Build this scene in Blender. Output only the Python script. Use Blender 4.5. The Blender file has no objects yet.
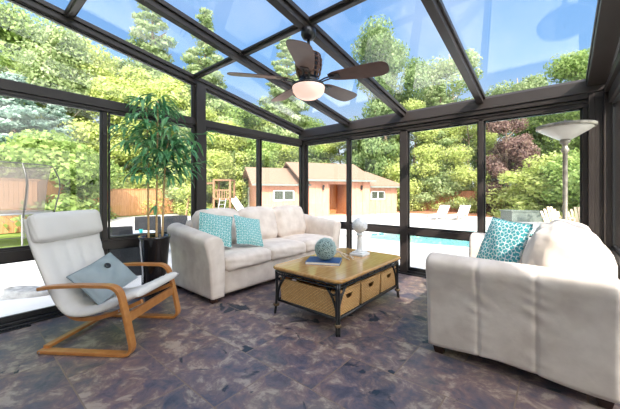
import bpy, math, random
import numpy as np
from mathutils import Vector, Matrix
R = math.radians
PI = math.pi
COL = bpy.context.scene.collection
rnd = random.Random(7)

# ------------------------------------------------------------------ camera numbers (camera stands at 0,0,1.2)
F_PX, YAW, HOR, CH = 296.555, R(39.987), 192.156, 1.2
SN, CS = math.sin(YAW), math.cos(YAW)
def at(px, d, z=0.0):
    """world point in the column px at distance d along the view axis, at height z"""
    u = (px - 310) / F_PX
    return Vector(((-SN + u*CS)*d, (CS + u*SN)*d, z))

# ------------------------------------------------------------------ materials
def new_mat(name):
    m = bpy.data.materials.new(name); m.use_nodes = True
    nt = m.node_tree
    return m, nt, nt.nodes['Principled BSDF']
def N(nt, kind, **kw):
    n = nt.nodes.new(kind)
    for k, v in kw.items():
        if k in n.inputs.keys() if hasattr(n.inputs, 'keys') else False: n.inputs[k].default_value = v
        else: setattr(n, k, v)
    return n
def rgb(*c):
    if len(c) == 1: c = c[0]
    return (c[0], c[1], c[2], 1.0)
def srgb(r, g, b):
    f = lambda v: ((v/255+.055)/1.055)**2.4 if v/255 > .04045 else v/255/12.92
    return (f(r), f(g), f(b))
def mat(name, c1, c2=None, rough=.5, metal=0, scale=8, bump=0, bscale=60, spec=.5, detail=4, coords='Object', stretch=None, sheen=0, coat=0):
    m, nt, b = new_mat(name)
    b.inputs['Roughness'].default_value = rough
    b.inputs['Metallic'].default_value = metal
    b.inputs['Specular IOR Level'].default_value = spec
    b.inputs['Sheen Weight'].default_value = sheen
    b.inputs['Coat Weight'].default_value = coat
    tc = N(nt, 'ShaderNodeTexCoord'); mp = N(nt, 'ShaderNodeMapping')
    nt.links.new(tc.outputs[coords], mp.inputs['Vector'])
    if stretch: mp.inputs['Scale'].default_value = stretch
    if c2 is None: b.inputs['Base Color'].default_value = rgb(c1)
    else:
        n = N(nt, 'ShaderNodeTexNoise'); n.inputs['Scale'].default_value = scale; n.inputs['Detail'].default_value = detail
        nt.links.new(mp.outputs[0], n.inputs['Vector'])
        r = N(nt, 'ShaderNodeValToRGB')
        r.color_ramp.elements[0].position = .35; r.color_ramp.elements[1].position = .65
        r.color_ramp.elements[0].color = rgb(c1); r.color_ramp.elements[1].color = rgb(c2)
        nt.links.new(n.outputs['Fac'], r.inputs[0]); nt.links.new(r.outputs[0], b.inputs['Base Color'])
    if bump:
        n2 = N(nt, 'ShaderNodeTexNoise'); n2.inputs['Scale'].default_value = bscale; n2.inputs['Detail'].default_value = 3
        nt.links.new(mp.outputs[0], n2.inputs['Vector'])
        bp = N(nt, 'ShaderNodeBump'); bp.inputs['Strength'].default_value = bump; bp.inputs['Distance'].default_value = .01
        nt.links.new(n2.outputs['Fac'], bp.inputs['Height']); nt.links.new(bp.outputs[0], b.inputs['Normal'])
    return m
def glass_mat(name, tint=(.985, .99, .985), f0=.02):
    m = bpy.data.materials.new(name); m.use_nodes = True; nt = m.node_tree; nt.nodes.clear()
    out = N(nt, 'ShaderNodeOutputMaterial'); mix = N(nt, 'ShaderNodeMixShader')
    tr = N(nt, 'ShaderNodeBsdfTransparent'); tr.inputs[0].default_value = rgb(tint)
    gl = N(nt, 'ShaderNodeBsdfGlossy'); gl.inputs['Roughness'].default_value = .0; gl.inputs[0].default_value = (1, 1, 1, 1)
    ge = N(nt, 'ShaderNodeNewGeometry'); dp = N(nt, 'ShaderNodeVectorMath', operation='DOT_PRODUCT')
    nt.links.new(ge.outputs['Incoming'], dp.inputs[0]); nt.links.new(ge.outputs['Normal'], dp.inputs[1])
    ab = N(nt, 'ShaderNodeMath', operation='ABSOLUTE'); nt.links.new(dp.outputs['Value'], ab.inputs[0])
    sb = N(nt, 'ShaderNodeMath', operation='SUBTRACT'); sb.inputs[0].default_value = 1; nt.links.new(ab.outputs[0], sb.inputs[1])
    pw = N(nt, 'ShaderNodeMath', operation='POWER'); pw.inputs[1].default_value = 5; nt.links.new(sb.outputs[0], pw.inputs[0])
    ml = N(nt, 'ShaderNodeMath', operation='MULTIPLY_ADD', use_clamp=True); ml.inputs[1].default_value = .9; ml.inputs[2].default_value = f0
    nt.links.new(pw.outputs[0], ml.inputs[0]); nt.links.new(ml.outputs[0], mix.inputs[0])
    nt.links.new(tr.outputs[0], mix.inputs[1]); nt.links.new(gl.outputs[0], mix.inputs[2]); nt.links.new(mix.outputs[0], out.inputs[0])
    return m
def leaf_mat(name, cols, scale=1.2, trans=.45, rough=.5):
    m = bpy.data.materials.new(name); m.use_nodes = True; nt = m.node_tree; b = nt.nodes['Principled BSDF']
    out = nt.nodes['Material Output']
    b.inputs['Roughness'].default_value = rough; b.inputs['Specular IOR Level'].default_value = .3
    tc = N(nt, 'ShaderNodeTexCoord')
    at_ = N(nt, 'ShaderNodeAttribute', attribute_name='tone')
    n = N(nt, 'ShaderNodeTexNoise'); n.inputs['Scale'].default_value = scale; n.inputs['Detail'].default_value = 2
    nt.links.new(tc.outputs['Object'], n.inputs['Vector'])
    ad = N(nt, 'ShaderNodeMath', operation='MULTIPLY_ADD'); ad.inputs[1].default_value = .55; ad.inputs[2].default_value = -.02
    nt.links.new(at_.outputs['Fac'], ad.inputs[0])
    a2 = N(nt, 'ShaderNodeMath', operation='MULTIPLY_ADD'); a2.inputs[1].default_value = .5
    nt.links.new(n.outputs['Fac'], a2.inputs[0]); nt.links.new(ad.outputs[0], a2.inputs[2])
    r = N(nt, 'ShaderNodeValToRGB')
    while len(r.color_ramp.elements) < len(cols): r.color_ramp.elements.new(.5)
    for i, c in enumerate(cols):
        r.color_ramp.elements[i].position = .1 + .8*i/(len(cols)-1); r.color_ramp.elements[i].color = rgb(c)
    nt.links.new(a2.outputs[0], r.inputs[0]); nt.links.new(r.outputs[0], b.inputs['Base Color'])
    t = N(nt, 'ShaderNodeBsdfTranslucent'); nt.links.new(r.outputs[0], t.inputs[0])
    mx = N(nt, 'ShaderNodeMixShader'); mx.inputs[0].default_value = trans
    nt.links.new(b.outputs[0], mx.inputs[1]); nt.links.new(t.outputs[0], mx.inputs[2]); nt.links.new(mx.outputs[0], out.inputs[0])
    return m

M = {}
M['frame'] = mat('bronze_aluminium', (.035, .028, .026), (.042, .034, .031), rough=.38, scale=3, spec=.35)
M['black_frame'] = mat('black_aluminium', (.012, .012, .013), rough=.4)
M['fabric'] = mat('cream_suede', (.68, .575, .495), (.81, .705, .62), rough=.9, scale=7, bump=.35, bscale=11, sheen=.15, detail=6)
M['canvas'] = mat('white_canvas', (.72, .68, .63), (.77, .73, .68), rough=.85, scale=3, bump=.25, bscale=22)
M['dark_wood'] = mat('espresso_wood', (.035, .014, .009), (.05, .022, .014), rough=.35, scale=12)
M['oak'] = mat('honey_oak', (.50, .22, .06), (.60, .29, .09), rough=.3, scale=6, stretch=(1, 1, 8), coat=.3)
M['bent_wood'] = mat('bent_birch', (.43, .165, .04), (.52, .22, .06), rough=.33, scale=18, coat=.2)
M['iron'] = mat('black_iron', (.012, .012, .013), (.02, .019, .018), rough=.32, scale=30, spec=.6)
M['cord'] = mat('tan_cane_tie', (.16, .10, .05), rough=.6)
M['pot'] = mat('glossy_black_ceramic', (.012, .010, .010), rough=.12, coat=.5)
M['soil'] = mat('potting_soil', (.05, .035, .02), (.12, .09, .05), rough=1, scale=40, bump=.6, bscale=90)
M['cane'] = mat('cane_stem', (.50, .30, .12), (.62, .42, .20), rough=.55, scale=14, stretch=(1, 1, 5))
M['navy'] = mat('navy_cloth', (.012, .07, .22), rough=.5)
M['paper'] = mat('paper', (.8, .78, .72), rough=.8)
M['white_gloss'] = mat('white_ceramic', (.82, .82, .82), rough=.28)
M['drift'] = mat('driftwood', (.55, .40, .28), (.72, .60, .48), rough=.8, scale=20)
M['ball'] = mat('sea_green_petals', (.34, .48, .47), (.52, .64, .61), rough=.7, scale=30)
M['ball_core'] = mat('moss_core', (.07, .11, .11), rough=.9)
M['blue_grey'] = mat('blue_grey_linen', (.25, .30, .31), (.30, .345, .355), rough=.9, scale=6, bump=.2, bscale=30)
M['black_button'] = mat('black_button', (.01, .01, .01), rough=.4)
M['fan_black'] = mat('fan_black_metal', (.012, .012, .016), rough=.3)
M['fan_blade'] = mat('fan_walnut', (.075, .032, .022), (.11, .052, .038), rough=.38, scale=9, stretch=(1, 1, 1))
M['fan_rattan'] = mat('fan_brown_slats', (.09, .036, .02), (.14, .06, .035), rough=.4, scale=20)
M['pewter'] = mat('aged_pewter', (.22, .20, .17), (.38, .35, .30), rough=.45, metal=.5, scale=22, bump=.4, bscale=50)
M['alabaster'] = mat('alabaster_bowl', (.60, .57, .52), (.74, .72, .68), rough=.35, scale=4)
M['concrete'] = mat('pale_concrete', (.60, .58, .56), (.68, .66, .64), rough=.9, scale=1.3, detail=8)
M['grass'] = mat('mown_grass', (.16, .26, .035), (.26, .36, .06), rough=.95, scale=2.2, detail=8, bump=.6, bscale=40)
M['rock'] = mat('grey_rock', (.22, .22, .22), (.42, .42, .41), rough=.95, scale=9, bump=.8, bscale=20)
M['cream_rock'] = mat('cream_rock', (.62, .50, .34), (.72, .62, .46), rough=.95, scale=9)
M['fence'] = mat('cedar_fence', (.42, .20, .085), (.55, .28, .13), rough=.8, scale=2.5, stretch=(6, 6, .8))
M['redwood'] = mat('red_cedar', (.40, .15, .08), (.54, .24, .13), rough=.85, scale=3)
M['siding'] = mat('pink_cedar_siding', (.50, .235, .155), (.58, .30, .20), rough=.85, scale=2, stretch=(5, 5, .6))
M['siding_dark'] = mat('orange_cedar_boards', (.40, .15, .045), (.50, .20, .07), rough=.8, scale=2, stretch=(5, 5, .6))
M['shingle'] = mat('brown_shingles', (.21, .13, .09), (.31, .205, .15), rough=.95, scale=14, bump=.5, bscale=30)
M['gutter'] = mat('grey_green_gutter', (.16, .19, .17), rough=.6)
M['white_trim'] = mat('white_paint', (.8, .8, .78), rough=.6)
M['shed_glass'] = mat('shed_window_glass', (.05, .06, .045), rough=.15, spec=.3)
M['wicker_dark'] = mat('dark_resin_wicker', (.035, .035, .04), (.06, .06, .065), rough=.6, scale=60, bump=.5, bscale=120)
M['teal'] = mat('teal_plastic', (.02, .42, .40), rough=.4)
M['bark'] = mat('tree_bark', (.16, .11, .075), (.28, .21, .15), rough=.95, scale=5, stretch=(3, 3, .5))
M['pale_bark'] = mat('pale_bark', (.42, .34, .26), (.55, .46, .36), rough=.95, scale=5)
M['steel'] = mat('galvanised_steel', (.35, .35, .36), rough=.4, metal=.7)
M['house'] = mat('cream_house_siding', (.86, .80, .73), (.88, .83, .76), rough=.8, scale=1.5)
M['mulch'] = mat('red_mulch', (.30, .12, .06), (.42, .18, .09), rough=1, scale=6, bump=.5, bscale=30)
M['play_wood'] = mat('playset_wood', (.20, .11, .06), (.27, .16, .09), rough=.85, scale=3)
M['lounge'] = mat('white_resin', (.60, .50, .45), rough=.6)
M['adirondack'] = mat('tan_painted_slats', (.72, .55, .38), rough=.7)
M['pool_tile'] = mat('turquoise_pool_liner', (.42, .74, .78), (.48, .78, .82), rough=.5, scale=1)
M['glass'] = glass_mat('window_glass')
M['roof_glass'] = glass_mat('roof_glass', tint=(.955, .97, .985), f0=.035)
M['water'] = glass_mat('pool_water', tint=(.85, .97, .98), f0=.02)
M['leaf_lime'] = leaf_mat('foliage_lime', [(.24, .32, .07), (.50, .57, .18), (.74, .76, .36)])
M['leaf_green'] = leaf_mat('foliage_green', [(.12, .22, .05), (.32, .44, .13), (.54, .62, .25)])
M['leaf_dark'] = leaf_mat('foliage_dark', [(.08, .15, .05), (.22, .32, .12), (.42, .50, .24)])
M['leaf_blue'] = leaf_mat('foliage_blue_spruce', [(.14, .25, .21), (.36, .49, .43), (.66, .74, .66)])
M['leaf_pine'] = leaf_mat('foliage_pine', [(.12, .20, .07), (.34, .43, .19), (.60, .64, .38)])
M['leaf_purple'] = leaf_mat('foliage_purple', [(.10, .05, .05), (.26, .16, .14), (.44, .34, .27)])
M['leaf_house'] = leaf_mat('houseplant_leaf', [(.05, .20, .08), (.13, .36, .14), (.32, .56, .26)], scale=3, trans=.25, rough=.35)

def slate_mat():
    m, nt, b = new_mat('slate_tile')
    L = nt.links.new
    tc = N(nt, 'ShaderNodeTexCoord'); mp = N(nt, 'ShaderNodeMapping')
    L(tc.outputs['Object'], mp.inputs['Vector'])
    mp.inputs['Location'].default_value = (TX, TY, 0)
    br = N(nt, 'ShaderNodeTexBrick'); br.offset = .5; br.offset_frequency = 2; br.squash = 1
    br.inputs['Scale'].default_value = 1; br.inputs['Mortar Size'].default_value = .0042
    br.inputs['Mortar Smooth'].default_value = .2; br.inputs['Bias'].default_value = 0
    br.inputs['Brick Width'].default_value = .64; br.inputs['Row Height'].default_value = .4625
    br.inputs['Color1'].default_value = (0, 0, 0, 1); br.inputs['Color2'].default_value = (1, 1, 1, 1); br.inputs['Mortar'].default_value = (.5, .5, .5, 1)
    L(mp.outputs[0], br.inputs['Vector'])
    # per-tile offset of the noise so that veining breaks at the joints
    sc = N(nt, 'ShaderNodeVectorMath', operation='SCALE'); sc.inputs['Scale'].default_value = 7
    L(br.outputs['Color'], sc.inputs[0])
    ad = N(nt, 'ShaderNodeVectorMath', operation='ADD'); L(tc.outputs['Object'], ad.inputs[0]); L(sc.outputs[0], ad.inputs[1])
    def ramp(src, stops):
        r = N(nt, 'ShaderNodeValToRGB')
        while len(r.color_ramp.elements) < len(stops): r.color_ramp.elements.new(.5)
        for i, (p, c) in enumerate(stops): r.color_ramp.elements[i].position = p; r.color_ramp.elements[i].color = rgb(c)
        L(src, r.inputs[0]); return r.outputs[0]
    def noise(s, d, rgh=.6, dist=0, vec=ad):
        n = N(nt, 'ShaderNodeTexNoise'); n.inputs['Scale'].default_value = s; n.inputs['Detail'].default_value = d
        n.inputs['Roughness'].default_value = rgh; n.inputs['Distortion'].default_value = dist
        L(vec.outputs[0], n.inputs['Vector']); return n.outputs['Fac']
    n1 = noise(7.0, 10, .70, .4)
    c1 = ramp(n1, [(.36, (.026, .040, .075)), (.44, (.095, .088, .125)), (.50, (.19, .12, .12)), (.55, (.29, .205, .17)), (.62, (.56, .45, .34))])
    n2 = noise(1.5, 7, .62, .5)
    c2 = ramp(n2, [(.36, (.030, .055, .075)), (.46, (.13, .125, .155)), (.54, (.25, .16, .14)), (.64, (.20, .19, .155))])
    # each tile leans towards its own hue
    tcv = ramp(br.outputs['Color'], [(0, (.065, .08, .11)), (.25, (.16, .105, .105)), (.45, (.10, .085, .115)), (.65, (.20, .115, .08)), (.85, (.11, .115, .10)), (1, (.14, .09, .10))])
    mq = N(nt, 'ShaderNodeMix', data_type='RGBA'); mq.inputs['Factor'].default_value = .4; L(c2, mq.inputs['A']); L(tcv, mq.inputs['B'])
    mx = N(nt, 'ShaderNodeMix', data_type='RGBA'); mx.inputs['Factor'].default_value = .48; L(c1, mx.inputs['A']); L(mq.outputs['Result'], mx.inputs['B'])
    n4 = noise(3.6, 5, .55, 1.0)
    dk = ramp(n4, [(.33, (1, 1, 1)), (.37, (0, 0, 0))])
    mx2 = N(nt, 'ShaderNodeMix', data_type='RGBA'); L(dk, mx2.inputs['Factor']); L(mx.outputs['Result'], mx2.inputs['A']); mx2.inputs['B'].default_value = (.020, .032, .052, 1)
    mx3 = N(nt, 'ShaderNodeMix', data_type='RGBA'); L(br.outputs['Fac'], mx3.inputs['Factor']); L(mx2.outputs['Result'], mx3.inputs['A']); mx3.inputs['B'].default_value = (.22, .155, .11, 1)
    L(mx3.outputs['Result'], b.inputs['Base Color'])
    rr = N(nt, 'ShaderNodeMapRange'); rr.inputs['To Min'].default_value = .25; rr.inputs['To Max'].default_value = .5
    L(n2, rr.inputs['Value']); L(rr.outputs[0], b.inputs['Roughness'])
    bp = N(nt, 'ShaderNodeBump'); bp.inputs['Strength'].default_value = .35; bp.inputs['Distance'].default_value = .012
    mh = N(nt, 'ShaderNodeMath', operation='SUBTRACT'); L(n1, mh.inputs[0]); L(br.outputs['Fac'], mh.inputs[1])
    L(mh.outputs[0], bp.inputs['Height']); L(bp.outputs[0], b.inputs['Normal'])
    return m
TX, TY = .51 + .32 + .64*10, -.46 + .4625*10      # brick texture phase
M['slate'] = slate_mat()

def pattern_mat(name, teal, white, n=7):
    """interlocking plus-sign lattice drawn in the cushion's own UV"""
    m, nt, b = new_mat(name); L = nt.links.new
    b.inputs['Roughness'].default_value = .85
    uv = N(nt, 'ShaderNodeUVMap'); sx = N(nt, 'ShaderNodeSeparateXYZ')
    mp = N(nt, 'ShaderNodeMapping'); mp.inputs['Scale'].default_value = (n, n, 1); L(uv.outputs[0], mp.inputs[0]); L(mp.outputs[0], sx.inputs[0])
    def op(o, a, c=0.0):
        k = N(nt, 'ShaderNodeMath', operation=o)
        for i, v in enumerate((a, c)):
            if isinstance(v, (int, float)): k.inputs[i].default_value = v
            else: L(v, k.inputs[i])
        return k.outputs[0]
    def dist(v, off):
        return op('ABSOLUTE', op('SUBTRACT', op('FRACT', op('ADD', v, off)), .5))
    def plus(ox, oy, w, l):
        a, c = dist(sx.outputs[0], ox), dist(sx.outputs[1], oy)
        p = op('MULTIPLY', op('LESS_THAN', a, w), op('LESS_THAN', c, l))
        q = op('MULTIPLY', op('LESS_THAN', a, l), op('LESS_THAN', c, w))
        return op('MAXIMUM', p, q)
    def ring(ox, oy, r1, r2):
        a, c = dist(sx.outputs[0], ox), dist(sx.outputs[1], oy)
        mxx = op('MAXIMUM', a, c)
        return op('MULTIPLY', op('GREATER_THAN', mxx, r1), op('LESS_THAN', mxx, r2))
    s = op('MAXIMUM', plus(0, 0, .05, .27), plus(.5, .5, .05, .27))
    s = op('MAXIMUM', s, op('MAXIMUM', ring(.5, 0, .13, .185), ring(0, .5, .13, .185)))
    mx = N(nt, 'ShaderNodeMix', data_type='RGBA'); L(s, mx.inputs['Factor'])
    mx.inputs['A'].default_value = rgb(teal); mx.inputs['B'].default_value = rgb(white)
    L(mx.outputs['Result'], b.inputs['Base Color'])
    return m
M['teal_pattern'] = pattern_mat('teal_lattice_print', (.05, .33, .36), (.74, .80, .80), 5)
M['aqua_pattern'] = pattern_mat('aqua_lattice_print', (.10, .40, .39), (.66, .76, .74), 6)

def wicker_mat():
    m, nt, b = new_mat('honey_wicker'); L = nt.links.new
    tc = N(nt, 'ShaderNodeTexCoord')
    br = N(nt, 'ShaderNodeTexBrick'); br.offset = .5
    mp = N(nt, 'ShaderNodeMapping'); mp.inputs['Rotation'].default_value = (R(90), 0, R(0))
    # weave laid along the run of the wall: use x+y as the horizontal coordinate
    sp = N(nt, 'ShaderNodeSeparateXYZ'); L(tc.outputs['Object'], sp.inputs[0])
    ad = N(nt, 'ShaderNodeMath', operation='ADD'); L(sp.outputs[0], ad.inputs[0]); L(sp.outputs[1], ad.inputs[1])
    cb = N(nt, 'ShaderNodeCombineXYZ'); L(ad.outputs[0], cb.inputs[0]); L(sp.outputs[2], cb.inputs[1])
    br.inputs['Scale'].default_value = 1; br.inputs['Brick Width'].default_value = .034; br.inputs['Row Height'].default_value = .0125
    br.inputs['Mortar Size'].default_value = .0022; br.inputs['Mortar Smooth'].default_value = .5
    br.inputs['Color1'].default_value = rgb(.95, .60, .25); br.inputs['Color2'].default_value = rgb(.86, .48, .17); br.inputs['Mortar'].default_value = rgb(.30, .13, .04)
    L(cb.outputs[0], br.inputs['Vector']); L(br.outputs['Color'], b.inputs['Base Color'])
    bp = N(nt, 'ShaderNodeBump'); bp.invert = True; bp.inputs['Strength'].default_value = .9; bp.inputs['Distance'].default_value = .006
    L(br.outputs['Fac'], bp.inputs['Height']); L(bp.outputs[0], b.inputs['Normal'])
    b.inputs['Roughness'].default_value = .55
    return m
M['wicker'] = wicker_mat()

def bowl_mat():
    m, nt, b = new_mat('lit_frosted_glass')
    b.inputs['Base Color'].default_value = rgb(.85, .78, .72); b.inputs['Roughness'].default_value = .3
    b.inputs['Emission Color'].default_value = rgb(1.0, .60, .47); b.inputs['Emission Strength'].default_value = .55
    return m
M['fan_bowl'] = bowl_mat()
def net_mat():
    m = bpy.data.materials.new('safety_net'); m.use_nodes = True; nt = m.node_tree; nt.nodes.clear()
    out = N(nt, 'ShaderNodeOutputMaterial'); mix = N(nt, 'ShaderNodeMixShader'); mix.inputs[0].default_value = .45
    tr = N(nt, 'ShaderNodeBsdfTransparent'); df = N(nt, 'ShaderNodeBsdfDiffuse'); df.inputs[0].default_value = rgb(.16, .14, .13)
    nt.links.new(tr.outputs[0], mix.inputs[1]); nt.links.new(df.outputs[0], mix.inputs[2]); nt.links.new(mix.outputs[0], out.inputs[0])
    return m
M['net'] = net_mat()

# ------------------------------------------------------------------ mesh building
class MB:
    def __init__(s): s.v = []; s.f = []; s.uv = None; s.tone = None
    def add(s, vs, fs):
        o = len(s.v); s.v += [tuple(p) for p in vs]; s.f += [tuple(i+o for i in f) for f in fs]; return s
    def box(s, a, b, mtx=None):
        x0, y0, z0 = a; x1, y1, z1 = b
        vs = [Vector(p) for p in ((x0,y0,z0),(x1,y0,z0),(x1,y1,z0),(x0,y1,z0),(x0,y0,z1),(x1,y0,z1),(x1,y1,z1),(x0,y1,z1))]
        if mtx: vs = [mtx @ p for p in vs]
        return s.add(vs, [(0,3,2,1),(4,5,6,7),(0,1,5,4),(1,2,6,5),(2,3,7,6),(3,0,4,7)])
    def bar(s, p, q, w, h, up=(0,0,1)):
        """rectangular bar from p to q, width w (sideways), height h along up; p,q on the bar's axis"""
        p, q = Vector(p), Vector(q); d = (q-p); L = d.length; d.normalize(); up = Vector(up)
        sd = d.cross(up).normalized(); u = sd.cross(d).normalized()
        vs = []
        for c in (p, q):
            for a, b in ((-1,-1),(1,-1),(1,1),(-1,1)): vs.append(c + sd*a*w/2 + u*b*h/2)
        return s.add(vs, [(3,2,1,0),(4,5,6,7),(0,1,5,4),(1,2,6,5),(2,3,7,6),(3,0,4,7)])
    def loft(s, rings, cap=True, closed=True):
        n = len(rings[0]); o = len(s.v)
        for r in rings: s.v += [tuple(p) for p in r]
        for i in range(len(rings)-1):
            for j in range(n if closed else n-1):
                a = o+i*n+j; b = o+i*n+(j+1) % n
                s.f.append((a, b, b+n, a+n))
        if cap and closed:
            s.f.append(tuple(o+j for j in reversed(range(n))))
            s.f.append(tuple(o+(len(rings)-1)*n+j for j in range(n)))
        return s
    def tube(s, pts, r, n=8, cap=True):
        pts = [Vector(p) for p in pts]; rs = r if isinstance(r, (list, tuple)) else [r]*len(pts)
        rings = []; prev = None
        for i, p in enumerate(pts):
            d = (pts[min(i+1, len(pts)-1)] - pts[max(i-1, 0)]).normalized()
            if prev is None:
                a = Vector((0,0,1)) if abs(d.z) < .9 else Vector((1,0,0)); u = d.cross(a).normalized()
            else: u = (prev - d*prev.dot(d)).normalized()
            w = d.cross(u).normalized(); prev = u
            rings.append([p + (u*math.cos(2*PI*k/n) + w*math.sin(2*PI*k/n))*rs[i] for k in range(n)])
        return s.loft(rings, cap)
    def lathe(s, prof, n=24, c=(0,0,0), cap=True):
        rings = [[(c[0]+r*math.cos(2*PI*k/n), c[1]+r*math.sin(2*PI*k/n), c[2]+z) for k in range(n)] for r, z in prof]
        return s.loft(rings, cap)
    def sphere(s, c, r, nu=16, nv=10, sc=(1,1,1)):
        return s.lathe([(max(.0005, r*math.sin(PI*i/nv))*1, -r*math.cos(PI*i/nv)*sc[2]) for i in range(nv+1)], nu, c)
    def ribbon(s, path, w, t, mtx):
        """flat strip following a 2D path (x,z) with thickness t in plane and width w along local y, under mtx"""
        rings = []
        for i, p in enumerate(path):
            a = path[max(0, i-1)]; b = path[min(len(path)-1, i+1)]
            d = Vector((b[0]-a[0], b[1]-a[1])).normalized(); nx, nz = -d.y*t/2, d.x*t/2
            c = [(p[0]+nx, 0, p[1]+nz), (p[0]-nx, 0, p[1]-nz), (p[0]-nx, w, p[1]-nz), (p[0]+nx, w, p[1]+nz)]
            rings.append([mtx @ Vector(q) for q in c])
        return s.loft(rings)
    def torus(s, c, ax, Rr, r, n=20, k=8):
        ax = Vector(ax).normalized(); u = ax.orthogonal().normalized(); w = ax.cross(u)
        pts = [Vector(c) + (u*math.cos(2*PI*i/n)+w*math.sin(2*PI*i/n))*Rr for i in range(n+1)]
        return s.tube(pts, r, k, False)
    def build(s, name, m, parent=None, smooth=False, bevel=0, sub=0, seg=2, label=None, solid=0):
        me = bpy.data.meshes.new(name); me.from_pydata([tuple(v) for v in s.v], [], s.f); me.validate(); me.update()
        if s.uv is not None:
            l = me.uv_layers.new(name='UVMap')
            for lp in me.loops: l.data[lp.index].uv = s.uv[lp.vertex_index]
        me.materials.append(M[m] if isinstance(m, str) else m)
        o = bpy.data.objects.new(name, me); COL.objects.link(o)
        if parent: o.parent = parent
        if solid:
            k = o.modifiers.new('solid', 'SOLIDIFY'); k.thickness = solid; k.offset = 0
        if bevel:
            k = o.modifiers.new('bevel', 'BEVEL'); k.width = bevel; k.segments = seg; k.limit_method = 'ANGLE'; k.angle_limit = R(40)
        if sub:
            k = o.modifiers.new('sub', 'SUBSURF'); k.levels = sub; k.render_levels = sub
        if smooth:
            me.polygons.foreach_set('use_smooth', [True]*len(me.polygons))
        elif bevel or solid:
            pass
        if label: o['label'] = label
        return o
def smooth_path(pts, n=6, closed=False):
    P = [Vector(p) for p in pts]; out = []
    m = len(P)
    for i in range(m if closed else m-1):
        p0 = P[(i-1) % m] if closed or i > 0 else P[0]*2-P[1]
        p1, p2 = P[i], P[(i+1) % m]
        p3 = P[(i+2) % m] if closed or i+2 < m else P[-1]*2-P[-2]
        for k in range(n):
            t = k/n
            out.append(.5*((2*p1)+(-p0+p2)*t+(2*p0-5*p1+4*p2-p3)*t*t+(-p0+3*p1-3*p2+p3)*t**3))
    if not closed: out.append(P[-1])
    return out
def round_path(pts, rad, n=5):
    """polyline with rounded corners"""
    P = [Vector(p) for p in pts]; out = [P[0]]
    for i in range(1, len(P)-1):
        r = rad[i-1] if isinstance(rad, (list, tuple)) else rad
        a = (P[i-1]-P[i]); b = (P[i+1]-P[i]); r = min(r, a.length*.48, b.length*.48)
        p, q = P[i]+a.normalized()*r, P[i]+b.normalized()*r
        for k in range(n+1):
            t = k/n; out.append(p*(1-t)**2 + P[i]*2*t*(1-t) + q*t*t)
    out.append(P[-1]); return out

def tag(o, label, cat, group=None, kind=None):
    o['label'] = label; o['category'] = cat
    if group: o['group'] = group
    if kind: o['kind'] = kind
    return o
def empty(name, loc, label, cat, group=None, rz=0):
    o = bpy.data.objects.new(name, None); COL.objects.link(o); o.location = loc; o.rotation_euler.z = rz; o.empty_display_size = .1
    return tag(o, label, cat, group)
def struct(o, label=None):
    o['kind'] = 'structure'
    if label: o['label'] = label
    return o
def copy_tree(o, parent=None):
    c = o.copy(); COL.objects.link(c); c.parent = parent
    for ch in list(o.children): copy_tree(ch, c)
    return c

def rbox(w, d, h, r, bulge=0, n=10, mtx=None, wr=0, seed=0, tuft=None):
    """soft rounded block centred on x,y, base at z=0; bulge puffs the faces"""
    mb = MB(); rr = random.Random(seed)
    ph = [rr.uniform(0, 6) for _ in range(6)]
    idx = {}
    def vert(i, j, k):
        key = (i, j, k)
        if key in idx: return idx[key]
        p = Vector((2*i/n-1, 2*j/n-1, 2*k/n-1))
        H = Vector((w/2, d/2, h/2)); q = Vector((p.x*H.x, p.y*H.y, p.z*H.z))
        inn = Vector([max(-(H[a]-r), min(H[a]-r, q[a])) for a in range(3)])
        df = q-inn
        if df.length > 1e-9:
            # which faces are we on
            q = inn + df.normalized()*r
        f = [(1-p.y**2)*(1-p.z**2), (1-p.x**2)*(1-p.z**2), (1-p.x**2)*(1-p.y**2)]
        bb = bulge if isinstance(bulge, (list, tuple)) else (bulge,)*3
        for a in range(3):
            if abs(p[a]) > .999: q[a] += math.copysign(bb[a]*max(0, f[a])**.7, p[a])
        if wr:
            q += Vector((math.sin(9*p.z+ph[0]+4*p.y), math.sin(8*p.z+ph[1]+5*p.x), math.sin(10*p.x+ph[2]+3*p.y)))*wr*.5
            q += Vector((math.sin(19*p.z+ph[3]+11*p.y), math.sin(17*p.z+ph[4]+13*p.x), math.sin(21*p.x+ph[5]-9*p.y)))*wr*.25
        q.z += h/2
        if mtx: q = mtx @ q
        idx[key] = len(mb.v); mb.v.append(tuple(q)); return idx[key]
    for a in range(3):
        for sd in (0, n):
            for i in range(n):
                for j in range(n):
                    def V(u, v):
                        c = [0, 0, 0]; c[a] = sd; c[(a+1) % 3] = u; c[(a+2) % 3] = v; return vert(*c)
                    q = (V(i, j), V(i+1, j), V(i+1, j+1), V(i, j+1))
                    mb.f.append(q if sd == n else q[::-1])
    return mb
def frame_mtx(o, x, y):
    """matrix with local x->x, local y->y (orthogonalised), origin o"""
    x = Vector(x).normalized(); y = Vector(y); y = (y-x*y.dot(x)).normalized(); z = x.cross(y)
    m = Matrix.Identity(4)
    for i in range(3): m[i][0], m[i][1], m[i][2], m[i][3] = x[i], y[i], z[i], o[i]
    return m
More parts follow.
